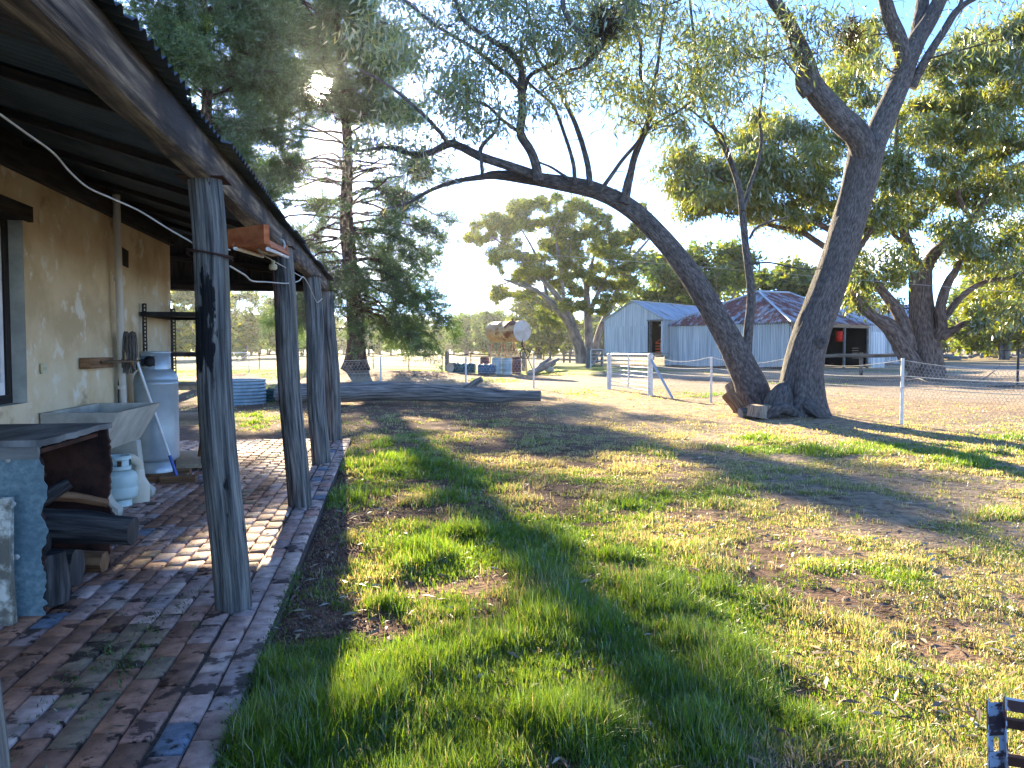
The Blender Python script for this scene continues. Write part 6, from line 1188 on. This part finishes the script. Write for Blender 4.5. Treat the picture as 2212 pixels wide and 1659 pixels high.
# individual tall tufts
T = [(905, 1190, 26, .22), (870, 1175, 20, .20), (940, 1180, 16, .18), (755, 1062, 26, .22), (740, 1075, 14, .16), (1210, 1190, 26, .16), (1050, 1130, 20, .14), (860, 1000, 30, .12), (1230, 1230, 20, .15), (620, 1580, 40, .24), (760, 1530, 46, .26), (850, 1460, 40, .24), (940, 1420, 36, .22), (540, 1640, 30, .24), (700, 1470, 24, .2), (1010, 1530, 36, .18), (1100, 1600, 40, .18), (1280, 1500, 40, .16), (1330, 1390, 30, .14), (770, 1215, 10, .10), (845, 1300, 12, .12), (1010, 1290, 16, .12), (745, 1265, 10, .10), (690, 1280, 8, .09), (1420, 1290, 24, .12), (1480, 1450, 24, .12), (1700, 1560, 24, .12), (900, 1600, 30, .2)]
tx = []; ty = []; th_ = []; tg = []
for (a, b, n, h) in T:
    g_ = G(a, b+10, -.04); s_ = .10+.012*g_[1]
    for _ in range(n*2): tx.append(g_[0]+rs.normal()*s_); ty.append(g_[1]+rs.normal()*s_); th_.append(h*rs.uniform(.5, 1)*.62); tg.append(.93)
tx = np.array(tx); ty = np.array(ty)
blades(tx, ty, 16, np.array(th_), np.maximum(.0045, .0010*ty), np.array(tg), 'tufts', '', .03+0*tx, None).build('grass_tufts', M['grass'], smooth=False, kind='stuff', label='taller bright green grass tufts', cat='grass')
# sparse growth beyond the fence
n = 26000; y = 30+30*rs.rand(n)**1.2; x = rs.uniform(-16, 34, n); k = rs.rand(n) < sstep(.5, .62, fbm(x*.22+40, y*.22, 4))*(1-.8*sstep(11, 15, x)); x, y = x[k], y[k]
blades(x, y, 3, .08+0*x, .03+0*x, .75+0*x, 'far', '', .08+0*x, None).build('paddock_grass', M['grass'], smooth=False, kind='stuff', label='short grass past the fence', cat='grass')
# leaf litter
n = 9500; x, y = scatter(n, 1.8, 34, -3, 22, 1.5); b = field(x, y, GREEN); k = rs.rand(n) < np.clip(.75-.5*b, .08, 1); k &= ~((x < -.6) & (y < 13)); x, y = x[k], y[k]; n = len(x)
p = np.stack([x, y, gz(x, y)+.012+.01*rs.rand(n)], -1); a = rs.uniform(0, 6.28, n); d = np.stack([np.cos(a), np.sin(a), rs.uniform(-.15, .25, n)], -1)
cols = np.array([(.22, .14, .09), (.34, .26, .17), (.42, .37, .28), (.16, .09, .06), (.27, .22, .16)])[rs.randint(5, size=n)]*rs.uniform(.7, 1.2, (n, 1))
mb = MB(); L = rs.uniform(.04, .10, n)*(1+.02*y); side_ = np.cross(d, A(0, 0, 1))+rs.normal(size=(n, 3))*.35; side_ = nz(side_); w = L*.22
V = np.stack([p, p+d*L[:, None]*.5+side_*w[:, None]*.5+A(0, 0, .006), p+d*L[:, None], p+d*L[:, None]*.5-side_*w[:, None]*.5+A(0, 0, .006)], 1).reshape(-1, 3); mb.add(V, np.arange(4*n).reshape(-1, 4), V*9, np.repeat(cols, 4, 0)); mb.build('leaf_litter', M['litter'], smooth=False, kind='stuff', label='fallen gum leaves and bark bits', cat='leaf litter')
# gravel along the paving edge
n = 9000; y = 2.2+9*rs.rand(n)**1.3; x = -.58+np.abs(rs.normal(size=n))*.38; r = rs.uniform(.004, .011, n); oc = np.array([(1, 0, 0), (0, 1, 0), (-1, 0, 0), (0, -1, 0), (0, 0, 1), (0, 0, -1)], float); of = np.array([(0, 1, 4), (1, 2, 4), (2, 3, 4), (3, 0, 4), (1, 0, 5), (2, 1, 5), (3, 2, 5), (0, 3, 5)])
V = (np.stack([x, y, gz(x, y)+r*.4], -1)[:, None]+oc[None]*r[:, None, None]*rs.uniform(.6, 1.3, (n, 6, 1))).reshape(-1, 3); Fa = (np.arange(n)[:, None, None]*6+of[None]).reshape(-1, 3)
c = np.array([(.20, .11, .075), (.15, .09, .065), (.26, .18, .13), (.11, .07, .055)])[rs.randint(4, size=n)]
mb = MB(); mb.add(V, Fa, V*9, np.repeat(c, 6, 0)); mb.build('gravel', M['litter'], smooth=False, kind='stuff', label='reddish gravel along the paving edge', cat='gravel')
# debris on the paving, moss
n = 230; x = rs.uniform(-2.8, -.65, n); y = rs.uniform(2.3, 11, n); k = ~((x < -1.8) & (y > 4.4) & (y < 5.6)); x, y = x[k], y[k]; n = len(x); p = np.stack([x, y, .014+0*x], -1); a = rs.uniform(0, 6.28, n); d = np.stack([np.cos(a), np.sin(a), .05+0*a], -1)
mb = MB(); mb.leaves(p, d, rs.uniform(.02, .06, n), .008, rs, A(.16, .12, .08)*rs.uniform(.5, 1.6, (n, 1))); mb.build('paving_litter', M['litter'], smooth=False, kind='stuff', label='dry leaf scraps on the brick paving', cat='leaf litter')
tx = np.concatenate([rs.normal(-1.25, .10, 90), rs.normal(-1.35, .08, 60), np.full(140, -.60)+rs.rand(140)*.03]); ty = np.concatenate([rs.normal(3.9, .35, 90), rs.normal(2.55, .15, 60), rs.uniform(2, 5.2, 140)])
n = len(tx); X = np.repeat(tx, 6)+rs.normal(size=n*6)*.02; Y = np.repeat(ty, 6)+rs.normal(size=n*6)*.03; p = np.stack([X, Y, .004+0*X], -1); d = rs.normal(size=(len(X), 3))*.6+A(0, 0, .8)
mb = MB(); mb.leaves(p, d, rs.uniform(.01, .035, len(X)), .006, rs, A(.06, .13, .02)*rs.uniform(.6, 1.5, (len(X), 1))); mb.build('paving_moss', M['grass'], smooth=False, kind='stuff', label='moss and tiny weeds in the brick joints', cat='moss')
# ================================================================ the air
mb = MB(); mb.box((-400, -40, -3), (420, 420, 60)); hz = mb.build('haze', None, smooth=False, kind='stuff')
hm = bpy.data.materials.new('haze_air'); hm.use_nodes = True; hn = hm.node_tree; hn.nodes.clear(); ho = hn.nodes.new('ShaderNodeOutputMaterial'); pv = hn.nodes.new('ShaderNodeVolumePrincipled')
pv.inputs['Color'].default_value = (.92, .95, 1, 1); pv.inputs['Density'].default_value = .00014; pv.inputs['Anisotropy'].default_value = .85; hn.links.new(pv.outputs[0], ho.inputs['Volume']); hz.data.materials.append(hm)
